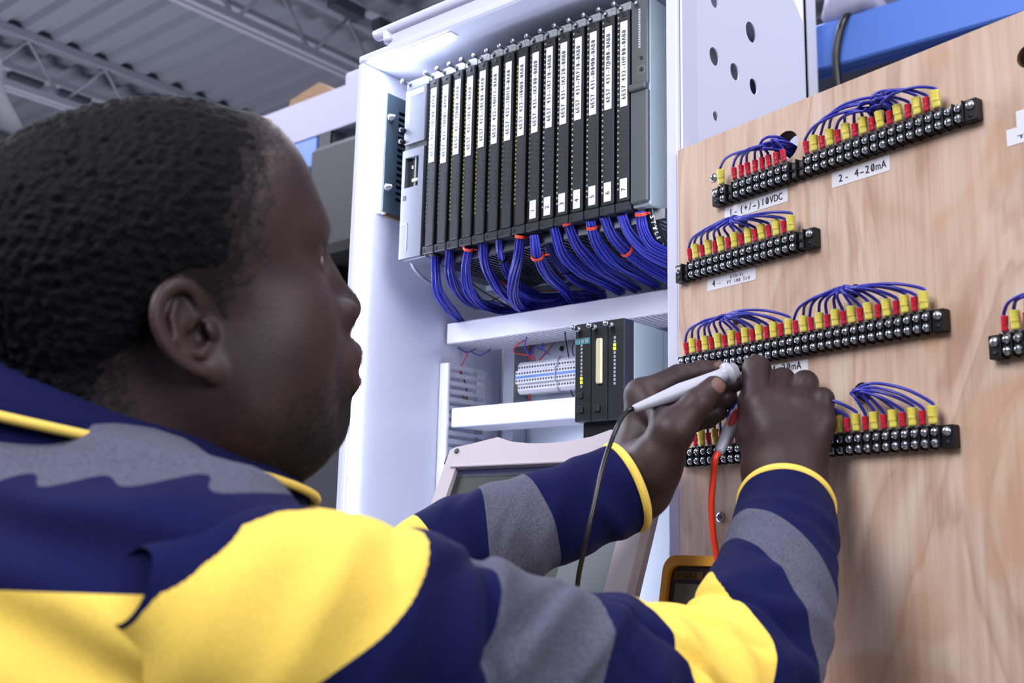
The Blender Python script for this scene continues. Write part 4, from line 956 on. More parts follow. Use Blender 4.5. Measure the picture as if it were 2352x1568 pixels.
def head_field(Q):
    """Q in head axes (forward, right, up), origin between the ear canals"""
    f, l, h = Q.T; A = np.stack([f, np.abs(l), h], 1)
    d = ell(A, (-.020, 0, .050), (.117, .082, .093))
    d = smin(d, ell(A, (.024, 0, .054), (.072, .070, .080)), .03)
    d = smin(d, ell(A, (.034, 0, -.030), (.070, .064, .082)), .035)
    d = smin(d, chain(A, [(.000, .054, -.040), (.020, .056, -.066), (.056, .034, -.092), (.077, 0, -.096)], [.024, .022, .020, .021], .02), .03)
    d = smin(d, ell(A, (.050, .046, -.018), (.040, .030, .034)), .025)
    d = smin(d, ell(A, (.034, .052, -.048), (.040, .026, .034)), .025)
    d = smin(d, cone(A, (.086, .034, .046), (.094, .012, .046), .013, .013), .02)
    d = smin(d, ell(A, (.066, 0, .079), (.028, .05, .045)), .03)
    nose = chain(A, [(.093, 0, .034), (.101, 0, .010), (.1145, 0, -.0145)], [.009, .011, .0135], .01)
    nose = smin(nose, ell(A, (.106, .0175, -.0175), (.0135, .0105, .011)), .008)
    d = smin(d, nose, .012)
    d = smin(d, ell(A, (.082, 0, -.054), (.034, .036, .030)), .02)
    lips = chain(A, [(.1135, 0, -.0475), (.106, .016, -.0500), (.094, .026, -.055)], [.0098, .009, .005], .006)
    lips = np.minimum(lips, chain(A, [(.1085, 0, -.0685), (.102, .015, -.0660), (.094, .026, -.058)], [.0100, .009, .005], .006))
    d = smin(d, lips, .005)
    d = smin(d, ell(A, (.077, 0, -.090), (.022, .028, .020)), .016)
    d = smax(d, -ell(A, (.103, .031, .026), (.017, .017, .0115)), .012)
    d = smax(d, -ell(A, (.108, .0095, -.026), (.006, .0045, .006)), .004)
    lid = smax(ell(A, (.0835, .031, .0265), (.0148, .0155, .0135)), -ell(A, (.0965, .031, .0245), (.011, .014, .0042)), .003)
    d = smin(d, lid, .005)
    # neck
    d = smin(d, chain(Q, [(-.040, 0, -.01), (-.050, 0, -.07), (-.055, .0, -.16), (-.05, 0, -.24)], [.066, .066, .073, .085], .03), .03)
    d = smin(d, ell(Q, (.006, .0, -.10), (.055, .045, .04)), .04)
    # ears: plate, rolled rim, inner fold, bowl, flap and lobe
    es_ = .95; x = (A[:,0]+.009); z = (h+.0035); y = A[:,1]
    et = 0.30; ec, sn = math.cos(et), math.sin(et)
    u = (x*ec+z*sn)/es_; v = (-x*sn+z*ec)/es_; y2 = (y-.0785+.44*u*es_)/es_
    m_ = (np.abs(u) < .05) & (np.abs(v) < .06) & (y2 > -.03)
    EP = np.stack([u, y2, v], 1)[m_]; dm = d[m_]
    rim = chain(EP, spl(RIM_P, 27), spl(np.array(RIM_R)[:,None]*np.ones(3), 27)[:,0], .0015)
    plate = ell(EP, (-.004, .0020, .001), (.0165, .0034, .0290))
    lobe = ell(EP, (-.0005, .0036, -.0305), (.0092, .0042, .0078))
    anti = chain(EP, [(.000, .0045, .022), (-.0085, .0062, .0145), (-.0125, .0070, .002), (-.0098, .0064, -.0100), (-.0025, .0058, -.0165)], [.0022, .0029, .0033, .0032, .0030], .0015)
    trag = ell(EP, (.0105, .0045, -.0055), (.0046, .0040, .0068))
    crus = chain(EP, [(.008, .0025, .006), (.000, .0020, .003), (-.005, .0010, .002)], [.0026, .0024, .0016], .0015)
    ear = smin(smin(plate, lobe, .005), smin(rim, anti, .0012), .0022)
    back = ell(EP, (-.003, -.006, .000), (.014, .010, .025))
    ear = smin(ear, back, .005)
    ear = smax(ear, -ell(EP, (.0015, .0050, -.0030), (.0088, .0078, .0092)), .002)
    ear = smin(smin(ear, trag, .002), crus, .002)
    ear = smax(ear, -ell(EP, (.0035, -.0005, -.0050), (.0050, .0085, .0058)), .0015)
    d[m_] = smin(dm, ear*es_, .0035)
    return d
def skin_attrs(Pw):
    Q = W2H(Pw); f, l, h = Q.T
    nz = lump(Q, .012, 3)*.007+lump(Q, .005, 4)*.004+lump(Q, .0022, 9)*.004
    hair = np.clip((hair_edge(h)-f+nz*1.9)/.048+0.15, 0, 1)
    onear = (np.abs(l) > .078) & (np.abs(f) < .045) & (np.abs(h) < .047)
    x = (f+.009)/.95; z = (h+.0035)/.95; u = x*math.cos(.3)+z*math.sin(.3); v = -x*math.sin(.3)+z*math.cos(.3)
    earm = np.clip((np.abs(l)-.0785+.44*u*.95+.001)/.002, 0, 1)*(((u+.003)/.025)**2+((v-.0)/.041)**2 < 1)
    hair = hair*(1-earm)*(h > -.105)
    beard_shade = np.clip((f-.030+nz*2)/.06, 0, 1)*np.clip((-.060-h+nz+0.25*np.maximum(f-.08, 0))/.035, 0, 1)*0.9
    beard_shade = np.maximum(beard_shade, 0.5*np.clip((-.045-h+nz*2)/.05, 0, 1)*np.clip((f+.0)/.04, 0, 1))  # widened past the beard: shade under the jaw put into the colour
    near = (np.linalg.norm(Q, axis=1) < .28)
    lip = np.clip(1-np.minimum(np.abs(h+.048)/.011, 9), 0, 1)*0+np.clip((f-.1005)/.006, 0, 1)*np.clip(1-np.abs((h+.058)/.021)**3, 0, 1)
    return {'hair': np.maximum(hair, beard_shade)*near, 'lip': lip*near}
# skin material
m, N, L, bs = base_mat('dark_brown_skin')
bs.inputs['Roughness'].default_value = 0.5; bs.inputs['Specular IOR Level'].default_value = 0.36
bs.inputs['Subsurface Weight'].default_value = 0.06; bs.inputs['Subsurface Radius'].default_value = (0.012, 0.005, 0.003); bs.inputs['Subsurface Scale'].default_value = 0.6
tc = N.new('ShaderNodeTexCoord')
n1 = noise(mapn((1, 1, 1)), 26, 4); rr1 = ramp(n1.outputs[0], [(0.3, (47, 33, 37)), (0.7, (63, 46, 48))])
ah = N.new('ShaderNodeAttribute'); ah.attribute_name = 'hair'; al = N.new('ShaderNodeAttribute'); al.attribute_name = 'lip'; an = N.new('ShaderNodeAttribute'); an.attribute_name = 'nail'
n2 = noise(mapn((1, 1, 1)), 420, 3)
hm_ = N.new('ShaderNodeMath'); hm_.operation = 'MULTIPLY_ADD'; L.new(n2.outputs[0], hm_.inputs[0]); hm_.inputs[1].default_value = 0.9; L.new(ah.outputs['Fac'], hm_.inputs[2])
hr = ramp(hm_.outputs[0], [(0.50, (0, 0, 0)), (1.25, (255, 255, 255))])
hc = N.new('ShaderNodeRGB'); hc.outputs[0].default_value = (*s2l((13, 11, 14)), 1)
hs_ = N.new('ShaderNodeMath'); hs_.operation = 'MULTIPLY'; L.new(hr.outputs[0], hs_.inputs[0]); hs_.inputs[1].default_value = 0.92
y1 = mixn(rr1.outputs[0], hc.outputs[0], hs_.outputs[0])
lc = N.new('ShaderNodeRGB'); lc.outputs[0].default_value = (*s2l((62, 40, 44)), 1)
y2_ = mixn(y1.outputs[2], lc.outputs[0], al.outputs['Fac'])
nc = N.new('ShaderNodeRGB'); nc.outputs[0].default_value = (*s2l((118, 88, 84)), 1)
y3 = mixn(y2_.outputs[2], nc.outputs[0], an.outputs['Fac'])
L.new(y3.outputs[2], bs.inputs['Base Color'])
rm = N.new('ShaderNodeMath'); rm.operation = 'MULTIPLY_ADD'; L.new(hs_.outputs[0], rm.inputs[0]); rm.inputs[1].default_value = 0.4; rm.inputs[2].default_value = 0.5; L.new(rm.outputs[0], bs.inputs['Roughness'])
n3 = noise(mapn((1, 1, 1)), 900, 3); b1 = N.new('ShaderNodeBump'); b1.inputs['Strength'].default_value = 0.3; b1.inputs['Distance'].default_value = 0.0006
L.new(n3.outputs[0], b1.inputs['Height']); L.new(b1.outputs[0], bs.inputs['Normal'])
M['skin'] = m
M['hair'] = mat('black_coiled_hair', (8, 7, 11), 0.8, var=0.95, vscale=110, bump=1.0, bscale=300, spec=0.16)  # tone noise puts mottled highlights of the coils into the colour

# joints ---------------------------------------------------------------
TA = axes(70)                                             # torso: forward, right, up
NB = H2W((-.055, 0, -.165)) + TA[0]*(.012)+UP*.030               # base of the neck
SR = CP(640, 1455, .560); ER = CP(1690, 1575, .800); WR_ = CP(1812, 1165, 1.000)
EL = CP(860, 1410, .970); WL = CP(1462, 1118, 1.085)
SL = NB - TA[1]*.20 + TA[0]*.0 + UP*(-.035)
PEL = NB + UP*(-.56) - TA[0]*.02

# hands ----------------------------------------------------------------
def fingers(F3, r3, k=.003): return chain(None, F3, r3, k)
RH = {'index': ([(1745, 935, 1.058), (1738, 848, 1.095), (1733, 846, 1.112), (1722, 868, 1.122)], [.0150, .0138, .0112, .0095]),
      'middle': ([(1795, 925, 1.056), (1797, 874, 1.082), (1786, 888, 1.095), (1768, 918, 1.094)], [.0145, .0125, .0105, .0092]),
      'ring': ([(1846, 935, 1.045), (1849, 880, 1.062), (1838, 902, 1.071), (1816, 940, 1.070)], [.0140, .0122, .0102, .009]),
      'little': ([(1888, 972, 1.030), (1889, 916, 1.042), (1880, 940, 1.049), (1860, 972, 1.050)], [.0125, .0105, .009, .008])}
RTH = ([(1765, 1085, 1.026), (1733, 1000, 1.058), (1726, 925, 1.088), (1729, 880, 1.112)], [.020, .0165, .0128, .0105])
LH = {'index': ([(1474, 908, 1.112), (1558, 864, 1.122), (1612, 852, 1.128), (1650, 846, 1.130)], [.0160, .0118, .0108, .0085]),
      'middle': ([(1490, 935, 1.130), (1585, 900, 1.146), (1650, 886, 1.142), (1692, 878, 1.136)], [.0150, .0120, .0105, .0095]),
      'ring': ([(1505, 965, 1.140), (1590, 935, 1.156), (1640, 925, 1.150), (1674, 914, 1.140)], [.0145, .0115, .0105, .0095]),
      'little': ([(1520, 1000, 1.142), (1585, 972, 1.154), (1625, 962, 1.150), (1652, 948, 1.144)], [.0130, .0105, .0095, .0085])}
LTH = ([(1500, 1070, 1.060), (1545, 990, 1.046), (1600, 928, 1.052), (1640, 890, 1.070)], [.0240, .0190, .0140, .0118])
def hand_field(P, H, TH, wrist, fore, wr, palmk, knuck=None):
    W = [np.array(CP(*p)) for p in H['index'][0]]; d = None
    base = wrist
    for nm, (pts, rad) in H.items():
        q = [CP(*p) for p in pts]
        m0 = base*0.80+q[0]*0.20
        mc = chain(P, [m0, q[0]], [.021, rad[0]], .006)
        d = mc if d is None else smin(d, mc, .016)
    palm = d; fd = None
    for nm, (pts, rad) in H.items():
        q = [CP(*p) for p in pts]
        c = chain(P, q, rad, .0045)
        fd = c if fd is None else smin(fd, c, .0022)
    d = smin(palm, fd, .006)
    q = [CP(*p) for p in TH[0]]
    th = chain(P, q, TH[1], .006)
    th = smin(th, cone(P, base*0.75+q[0]*.25, q[0], .022, TH[1][0]), .02)
    web = cone(P, q[1], CP(*H['index'][0][0]), TH[1][1]*.72, H['index'][1][0]*.72)
    d = smin(smin(d, th, .007), web, .014)
    d = smin(d, chain(P, [fore*.45+wrist*.55, wrist, wrist*.65+CP(*H['middle'][0][0])*.35], [wr*1.06, wr, wr*.92], .02), .02)
    return d
def nail_attr(P, H, TH, specs):
    o = np.zeros(len(P))
    for (c, rx) in specs: o = np.maximum(o, np.clip(1.6-1.6*np.linalg.norm((P-c)/rx, axis=1), 0, 1))
    return np.minimum(o*2.5, 1)

body_V, body_F, body_A = [], [], {'hair': [], 'lip': [], 'nail': []}
def add_body(V_, F_, at=None):
    n = sum(len(v) for v in body_V); body_V.append(V_); body_F.append(F_+n)
    for k in body_A: body_A[k].append((at or {}).get(k, np.zeros(len(V_))))
hv, hf = solidify(lambda P: head_field(W2H(P)), HC-np.array([.21, .21, .26]), HC+np.array([.21, .21, .19]), .0016)
hv = relax(hv, hf, 1, .4)
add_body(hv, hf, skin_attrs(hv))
# right hand
def fR(P): return hand_field(P, RH, RTH, WR_, ER, .031, 1)
allp = np.array([CP(*p) for v in RH.values() for p in v[0]]+[CP(*p) for p in RTH[0]]+[WR_*.7+ER*.3])
v_, f_ = solidify(fR, allp.min(0)-.04, allp.max(0)+.04, .0015); v_ = relax(v_, f_, 1, .4); add_body(v_, f_)
def fL(P):
    d = hand_field(P, LH, LTH, WL, EL, .030, 1)
    c = CP(1644, 884, 1.0575); q = P-c; toc = (CAM-c)/np.linalg.norm(CAM-c)
    return d
allp = np.array([CP(*p) for v in LH.values() for p in v[0]]+[CP(*p) for p in LTH[0]]+[WL*.7+EL*.3])
v_, f_ = solidify(fL, allp.min(0)-.04, allp.max(0)+.04, .0015); v_ = relax(v_, f_, 1, .4)
def nail(P, px, py, dirpx, tipZ, ln, wd):
    c = CP(px, py, tipZ); d = CP(px+dirpx[0], py+dirpx[1], tipZ)-c; d /= np.linalg.norm(d); toc = CAM-c; toc /= np.linalg.norm(toc); s = np.cross(d, toc)
    q = P-c; a = q@d; b = q@s; e = q@toc
    r = (np.abs(a/ln)**3+np.abs(b/wd)**3)
    return np.clip((1-r)*4, 0, 1)*(e > -.007)
add_body(v_, f_, {'nail': np.maximum(nail(v_, 1651, 884, (10, 9), 1.060, .0078, .0056), nail(v_, 1652, 836, (10, -1), 1.128, .006, .003))})
# under the clothes: torso and arms
def fT(P):
    d = ell(P, NB+UP*(-.20)+TA[0]*.0, (.095, .155, .25), TA)
    d = smin(d, chain(P, [NB+UP*(-.01), (NB+UP*(-.06))*.5+SR*.5, SR], [.06, .05, .046], .03), .05)
    d = smin(d, chain(P, [NB+UP*(-.01), (NB+UP*(-.06))*.5+SL*.5, SL], [.06, .05, .046], .03), .05)
    d = smin(d, ell(P, PEL, (.10, .15, .12), TA), .06)
    d = smin(d, chain(P, [SR, CP(1030, 1560, .635), CP(1400, 1605, .715), CP(1660, 1575, .79), CP(1752, 1420, .855), CP(1795, 1260, .93), WR_], [.040, .036, .034, .032, .030, .028, .027], .02), .03)
    d = smin(d, chain(P, [SL, SL*.45+EL*.55+UP*(-.03), EL+UP*(-.005), CP(1040, 1275, 1.015), CP(1250, 1195, 1.050), WL], [.040, .034, .030, .030, .028, .026], .02), .03)
    return smin(d, cone(P, NB+UP*.03, NB+UP*(-.06), .07, .07), .03)
ap = np.array([SR, SL, ER, EL, WR_, WL, PEL, NB])
v_, f_ = solidify(fT, ap.min(0)-.16, ap.max(0)+.10, .007); add_body(v_, f_)

foot = NB*1.0; foot[2] = 0
person = tag(link('person', None, None, V(foot)), 'person in a navy, yellow and grey striped shirt holding two test probes', 'person')
PI_ = V(-foot)
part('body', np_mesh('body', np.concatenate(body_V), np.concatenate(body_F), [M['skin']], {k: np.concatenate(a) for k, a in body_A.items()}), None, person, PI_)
# hair: a cropped, coiled shell over the skull
def hair_field(P):
    Q = W2H(P); f, l, h = Q.T; A = np.stack([f, np.abs(l), h], 1)
    d = ell(A, (-.020, 0, .050), (.117, .082, .093)); d = smin(d, ell(A, (.024, 0, .054), (.072, .070, .080)), .03)
    d = smin(d, ell(A, (.066, 0, .079), (.028, .05, .045)), .03)
    d = smin(d, chain(Q, [(-.040, 0, -.01), (-.050, 0, -.07), (-.055, .0, -.16)], [.066, .066, .073], .03), .03)
    n_ = lump(Q, .0085, 21, 22)*.0042+lump(Q, .005, 22, 22)*.0028
    e = hair_edge(h)-.018-f+lump(Q, .014, 5)*.010+lump(Q, .006, 8)*.007
    e = np.minimum(e, (h+.075)*1.0+lump(Q, .012, 6)*.004)
    thick = np.clip(e*.075, -.004, .0040)
    ear = np.sqrt(((f+.004)/.021)**2+((h+.004)/.036)**2)-1
    thick = thick-np.clip(.12-ear, 0, 1)*.03*(np.abs(l) > .05)
    return d-thick+.0006-n_*np.clip(thick/.003, 0, 1)
v_, f_ = solidify(hair_field, HC-np.array([.16, .16, .13]), HC+np.array([.16, .16, .18]), .0019)
Q = W2H(v_); ok = (hair_edge(Q[:,2])-.006-Q[:,0] > -.004) & (Q[:,2] > -.10)
f_ = f_[ok[f_].all(1)]
uq, inv = np.unique(f_, return_inverse=True)
part('hair', np_mesh('hair', v_[uq], inv.reshape(f_.shape), [M['hair']]), None, person, PI_)
# eyes
for s_ in (1, -1):
    b = MB(); c = H2W((.0835, .031*s_, .0262)); b.lathe(c-HA[0]*.0122, HA[0], [(0.0122*(1-math.cos(PI*k/10)), 0.0122*math.sin(PI*k/10)) for k in range(11)], 16)
    e_ = part('eye', b, mat('eye_white', (176, 168, 172), 0.15), person, PI_)
    part('iris', MB().lathe(c+HA[0]*.0113, HA[0], [(0, .0052), (.0006, .0048), (.0012, .0025)], 14), mat('dark_iris', (24, 16, 14), 0.1), e_)
# ------------------------------------------------------------------ clothes
NAVY, YELL, GREY = (16, 20, 66), (243, 209, 96), (88, 89, 108)
def stripe_mat(name, stops, coordname='band'):
    """knitted cotton whose colour bands follow a coordinate stored on the cloth"""
    m, N, L, bs = base_mat(name); bs.inputs['Roughness'].default_value = 0.9; bs.inputs['Specular IOR Level'].default_value = 0.08
    bs.inputs['Sheen Weight'].default_value = 0.03; bs.inputs['Sheen Roughness'].default_value = 0.5
    a = N.new('ShaderNodeAttribute'); a.attribute_name = coordname
    r = N.new('ShaderNodeValToRGB'); r.color_ramp.interpolation = 'CONSTANT'; L.new(a.outputs['Fac'], r.inputs[0]); e = r.color_ramp.elements
    e[0].position = 0; e[0].color = (*s2l(stops[0][1]), 1); e[1].position = stops[1][0]; e[1].color = (*s2l(stops[1][1]), 1)
    for p, c in stops[2:]: q = e.new(p); q.color = (*s2l(c), 1)
    tc = N.new('ShaderNodeTexCoord')
    n = N.new('ShaderNodeTexNoise'); n.inputs['Scale'].default_value = 520; n.inputs['Detail'].default_value = 5; L.new(tc.outputs['Object'], n.inputs['Vector'])
    rr = N.new('ShaderNodeValToRGB'); L.new(n.outputs[0], rr.inputs[0]); rr.color_ramp.elements[0].color = (.55, .55, .56, 1); rr.color_ramp.elements[1].color = (1.0, 1.0, 1.0, 1); rr.color_ramp.elements[0].position = .3; rr.color_ramp.elements[1].position = .6
    x = N.new('ShaderNodeMix'); x.data_type = 'RGBA'; x.blend_type = 'MULTIPLY'; L.new(r.outputs[0], x.inputs[6])
    h = N.new('ShaderNodeValToRGB'); h.color_ramp.interpolation = 'CONSTANT'; L.new(a.outputs['Fac'], h.inputs[0]); e = h.color_ramp.elements
    hv = lambda c: ((.9,)*3 if c == GREY else (.28,)*3)+(1,)
    e[0].position = 0; e[0].color = hv(stops[0][1]); e[1].position = stops[1][0]; e[1].color = hv(stops[1][1])
    for p, c in stops[2:]: q = e.new(p); q.color = hv(c)
    L.new(h.outputs[0], x.inputs[0]); L.new(rr.outputs[0], x.inputs[7])
    L.new(x.outputs[2], bs.inputs['Base Color'])
    b = N.new('ShaderNodeBump'); b.inputs['Strength'].default_value = 0.25; b.inputs['Distance'].default_value = 0.0008; L.new(n.outputs[0], b.inputs['Height']); L.new(b.outputs[0], bs.inputs['Normal'])
    return m
M['navy'] = stripe_mat('navy_knit', [(0, NAVY), (.999, NAVY)])
M['piping'] = mat('yellow_ribbed_piping', YELL, 0.8, bump=0.4, bscale=900)
def shirt_field(P):
    C1 = NB+UP*(-.24)+TA[0]*(.0)
    d = ell(P, C1, (.135, .185, .27), TA)
    d = smin(d, chain(P, [NB+UP*(-.060)-TA[0]*.01, SR*.5+NB*.5+UP*(-.066), SR*.82+NB*.18+UP*(-.005)], [.076, .066, .052], .03), .05)
    d = smin(d, chain(P, [NB+UP*(-.055)-TA[0]*.01, SL*.5+NB*.5+UP*(-.03), SL], [.092, .072, .066], .03), .05)
    d = smin(d, ell(P, CP(250, 1440, .615), (.10, .095, .083), TA), .045)
    d = smin(d, chain(P, [NB-TA[0]*.05+TA[1]*.05-UP*.010, NB-TA[0]*.15+TA[1]*.02-UP*.030], [.082, .096], .03), .05)
    d = smin(d, chain(P, [CP(200, 1375, .63), CP(470, 1355, .575)], [.066, .058], .03), .05)
    d = smin(d, chain(P, [CP(230, 1500, .62), CP(470, 1540, .585)], [.085, .070], .03), .05)      # shoulder blade
    d = smin(d, ell(P, PEL+UP*(.04), (.165, .195, .19), TA), .10)
    d = smin(d, ell(P, NB+UP*(-.34)+TA[0]*.02, (.165, .20, .20), TA), .08)
    q = P-NB; rad = np.linalg.norm(q[:,:2], axis=1)
    # draped folds of the yoke, running down from the collar to the shoulder
    a = q@TA[1]; b = q@TA[0]; z = q[:,2]
    fold = np.sin((z*1.0+a*.35+b*.25)*2*PI/.046+2.2*np.sin(a*18)+lump(P, .12, 41)*1.5)*.0045*np.clip((z+.20)/.08, 0, 1)*np.clip((a+.02)/.04, 0, 1)
    d = d-fold-lump(P, .15, 12)*.004
    cyl = (np.sqrt(((b+.053)/.132)**2+(a/.105)**2)-1)*.10
    d = smax(d, -np.maximum(cyl, .036-.034*np.clip((b+.053)/.145, -1, 1)-z), .004)
    d = np.maximum(d, -cone(P, NB+UP*(-.03), NB+UP*.12, .058, .07))
    return d
ap = np.array([SR, SL, PEL, NB])
v_, f_ = solidify(shirt_field, ap.min(0)-np.array([.22, .22, .14]), ap.max(0)+np.array([.14, .16, .13]), .0042); v_ = relax(v_, f_, 2, .5)
q = v_-NB; zz = q[:,2]; aa = q@TA[1]; bb = q@TA[0]
al_ = q@(TA[1]*.6+TA[0]*.8)
band = 0.5+(v_[:,2]-CZ)+np.where(v_[:,2] > CZ+.0, .0042*np.sin(al_*2*PI/.044+.9*np.sin(al_*27))+.003*lump(v_, .05, 31), .0015*lump(v_, .2, 32))
ZS = dict(g1=.030, y=-.0255)
shirt = part('shirt', np_mesh('shirt', v_, f_, [stripe_mat('striped_knit_body', [(0, NAVY), (.30, GREY), (.36, NAVY), (.40, YELL), (.5+ZS['y'], NAVY), (.5+ZS['g1'], GREY), (.9, GREY)])], {'band': band}), None, person, PI_)
def sleeve(name, pts, rads, folds, cols, bounds, seed, n=112, K=230):
    """tube of cloth round the arm; band coordinate = share of the arm length"""
    S = spl(pts, K); K = len(S); R_ = np.interp(np.linspace(0, 1, K), np.linspace(0, 1, len(rads)), rads)
    for _ in range(30): R_[1:-1] = (R_[:-2]+R_[1:-1]*2+R_[2:])/4
    Tn = np.gradient(S, axis=0); Tn /= np.linalg.norm(Tn, axis=1)[:,None]
    toC = CAM-S; u = toC-Tn*(toC*Tn).sum(1)[:,None]; u /= np.linalg.norm(u, axis=1)[:,None]; v = np.cross(Tn, u)     # u: camera side, v: up side
    seg = np.concatenate([[0], np.cumsum(np.linalg.norm(np.diff(S, axis=0), axis=1))]); s01 = seg/seg[-1]
    th = np.arange(n)*2*PI/n
    P = np.zeros((K, n, 3)); Bd = np.zeros((K, n))
    for i in range(K):
        q = s01[i]; rr = np.full(n, R_[i]) 
        for (c, w, amp, wl, tw, ph, side) in folds:
            env = math.exp(-((q-c)/w)**2)
            if env < .01: continue
            x = seg[i]+tw*np.sin(th+ph)*R_[i]
            if wl > 0: f = np.sin(x*2*PI/wl+ph*2); f = np.where(f > 0, f, f*0.6)
            else: f = .25-np.exp(-(np.sin(x*PI/-wl+ph)/.30)**2)
            rr = rr+amp*env*f*(0.55+0.45*np.cos(th-side))
        P[i] = S[i]+(u[i]*np.cos(th)[:,None]+v[i]*np.sin(th)[:,None])*rr[:,None]
        bk = [np.interp(np.sin(th), [-1, 0, 1] if len(b) == 3 else [-1, -.97, -.9, -.6, 0, 1], b) for b in bounds]; nb_ = len(bounds); xs = np.stack([np.zeros(n)]+bk+[np.ones(n)])
        for j in range(n): Bd[i, j] = np.interp(q, xs[:, j], np.arange(nb_+2)/(nb_+1))
    V_ = P.reshape(-1, 3); V_ = V_ + 0
    ln = lump(V_, .06, seed)*.0022+lump(V_, .03, seed+1)*.0008
    nrm = (P-S[:,None]).reshape(-1, 3); nrm /= np.linalg.norm(nrm, axis=1)[:,None]
    V_ = V_+nrm*ln[:,None]
    ii, jj = np.meshgrid(np.arange(K-1), np.arange(n), indexing='ij'); a = (ii*n+jj).ravel(); b = (ii*n+(jj+1)%n).ravel()
    F_ = np.stack([a, b, b+n, a+n], 1)
    stops = [(k/(len(bounds)+1), c) for k, c in enumerate(cols)]
    me = np_mesh(name, V_, F_, [stripe_mat('striped_knit_'+name, stops)], {'band': Bd.ravel()})
    return part('sleeve', me, None, shirt), S, R_, Tn, u, v, P, s01
# near (right) sleeve
A0_ = SR-(CP(1030, 1560, .635)-SR)/np.linalg.norm(CP(1030, 1560, .635)-SR)*.085+UP*.004
cR = CP(1800, 1150, .995)
ptsR = [A0_, SR, CP(1030, 1560, .635), CP(1400, 1605, .715), CP(1660, 1575, .79), CP(1752, 1420, .855), CP(1795, 1260, .93), CP(1806, 1155, .985)]
radR = [.018, .050, .066, .074, .074, .070, .068, .064, .060, .058, .056, .055, .052, .049, .046, .044, .042]
foldsR = [(.16, .10, .006, .05, .6, 1.2, 1.2), (.36, .13, .0060, .066, 1.3, .4, .5), (.34, .12, .0105, -.088, 1.5, .9, .3), (.55, .10, .006, .055, -.9, 2.0, .9), (.53, .09, .009, -.075, -1.2, .3, -.6), (.24, .06, .008, -.07, .9, 2.0, -.5), (.74, .05, .006, -.06, .5, 1.1, .2), (.70, .07, .004, .045, .7, 3.0, 1.4), (.90, .05, .0012, .03, .3, 1.0, 1.0)]
stR = [NAVY, YELL, NAVY, GREY, NAVY, YELL, NAVY, GREY, NAVY]
bdR = [(.118, .072, .042, .022, .004, .0), (.197, .125, .05), (.264, .232, .187), (.424, .37, .322), (.487, .50, .515), (.79, .637, .545), (.862, .772, .69), (.920, .868, .816)]
slR, S_, R_, Tn_, u_, v_2, P_, s01 = sleeve('sleeve_near', ptsR, radR, foldsR, stR, bdR, 51)
def cuff(P, i, name):
    ring = P[i]; c = ring.mean(0); ring = c+(ring-c)*1.01
    r = np.vstack([ring[::2], ring[:1], ring[2:3]])
    ax_ = P[i].mean(0)-P[i-6].mean(0); ax_ /= np.linalg.norm(ax_); b = MB(); m_ = len(ring[::2]); vs = []
    for o, k_ in ((-.0075, .985), (-.0070, 1.02), (-.0035, 1.045), (.0005, 1.02), (.0015, .98), (0, .93)): vs += [tuple(c+(p-c)*k_+ax_*o) for p in ring[::2]]
    b.add(vs, [(q*m_+k, q*m_+(k+1)%m_, (q+1)*m_+(k+1)%m_, (q+1)*m_+k) for q in range(5) for k in range(m_)], 0, True)
    part('cuff_piping', b, M['piping'], shirt)
cuff(P_, len(P_)-1, 'r')
i_ = len(P_)-1
part('cuff_inside', MB().tube([P_[i_].mean(0)-Tn_[i_]*.02, P_[i_].mean(0)-Tn_[i_]*.004], [R_[i_]*.93, R_[i_]*.93], 40, caps=False), M['navy'], shirt)
# far (left) sleeve
ptsL = [SL+(NB-SL)*.2, SL, SL*.45+EL*.55+UP*(-.03), EL+UP*(-.005), CP(1040, 1275, 1.015), CP(1250, 1195, 1.045), CP(1441, 1117, 1.072)]
radL = [.074, .068, .062, .058, .056, .055, .054, .052, .050, .047, .045, .0445]
foldsL = [(.62, .08, .005, .045, .6, 1.2, 1.0), (.78, .08, .0030, .05, .9, .4, .5), (.74, .07, .006, -.07, 1.0, .5, .8), (.93, .05, .003, .04, .5, 2.2, .5)]
stL = [NAVY, YELL, NAVY, GREY, NAVY, YELL, NAVY, GREY, NAVY]
bdL = [(.05, .05, .05), (.15, .15, .15), (.25, .25, .25), (.35, .35, .35), (.52, .52, .52), (.628, .60, .572), (.727, .69, .653), (.817, .817, .817)]
slL, SLs, RLs, TLs, uL, vL, PL_, sL = sleeve('sleeve_far', ptsL, radL, foldsL, stL, bdL, 71)
cuff(PL_, len(PL_)-1, 'l'); i_ = len(PL_)-1
part('cuff_inside', MB().tube([PL_[i_].mean(0)-TLs[i_]*.02, PL_[i_].mean(0)-TLs[i_]*.004], [RLs[i_]*.93, RLs[i_]*.93], 40, caps=False), M['navy'], shirt)
# collar
def cring(dz, rf, rl, lift, n=72, off=0.0):
    o = []
    for k in range(n):
        t = 2*PI*k/n; c, s = math.cos(t), math.sin(t)
        o.append(NB+TA[0]*(c*rf+off)+TA[1]*(s*rl)+UP*(dz-lift*c+.006*math.sin(2*t+.6)))
    return o
rings = [cring(.072, .109, .084, .047, off=-.030), cring(.077, .115, .088, .047, off=-.030), cring(.072, .123, .094, .044, off=-.034), cring(.062, .138, .104, .039, off=-.044), cring(.055, .151, .116, .036, off=-.053), cring(.051, .149, .114, .036, off=-.053), cring(.058, .130, .100, .039, off=-.042)]
n = 72; vs = np.concatenate([np.array(r) for r in rings]); fs = np.array([(i*n+k, i*n+(k+1)%n, (i+1)*n+(k+1)%n, (i+1)*n+k) for i in range(len(rings)-1) for k in range(n)])
part('collar', np_mesh('collar', vs, fs, [M['navy']], {'band': np.full(len(vs), .5)}), None, shirt)
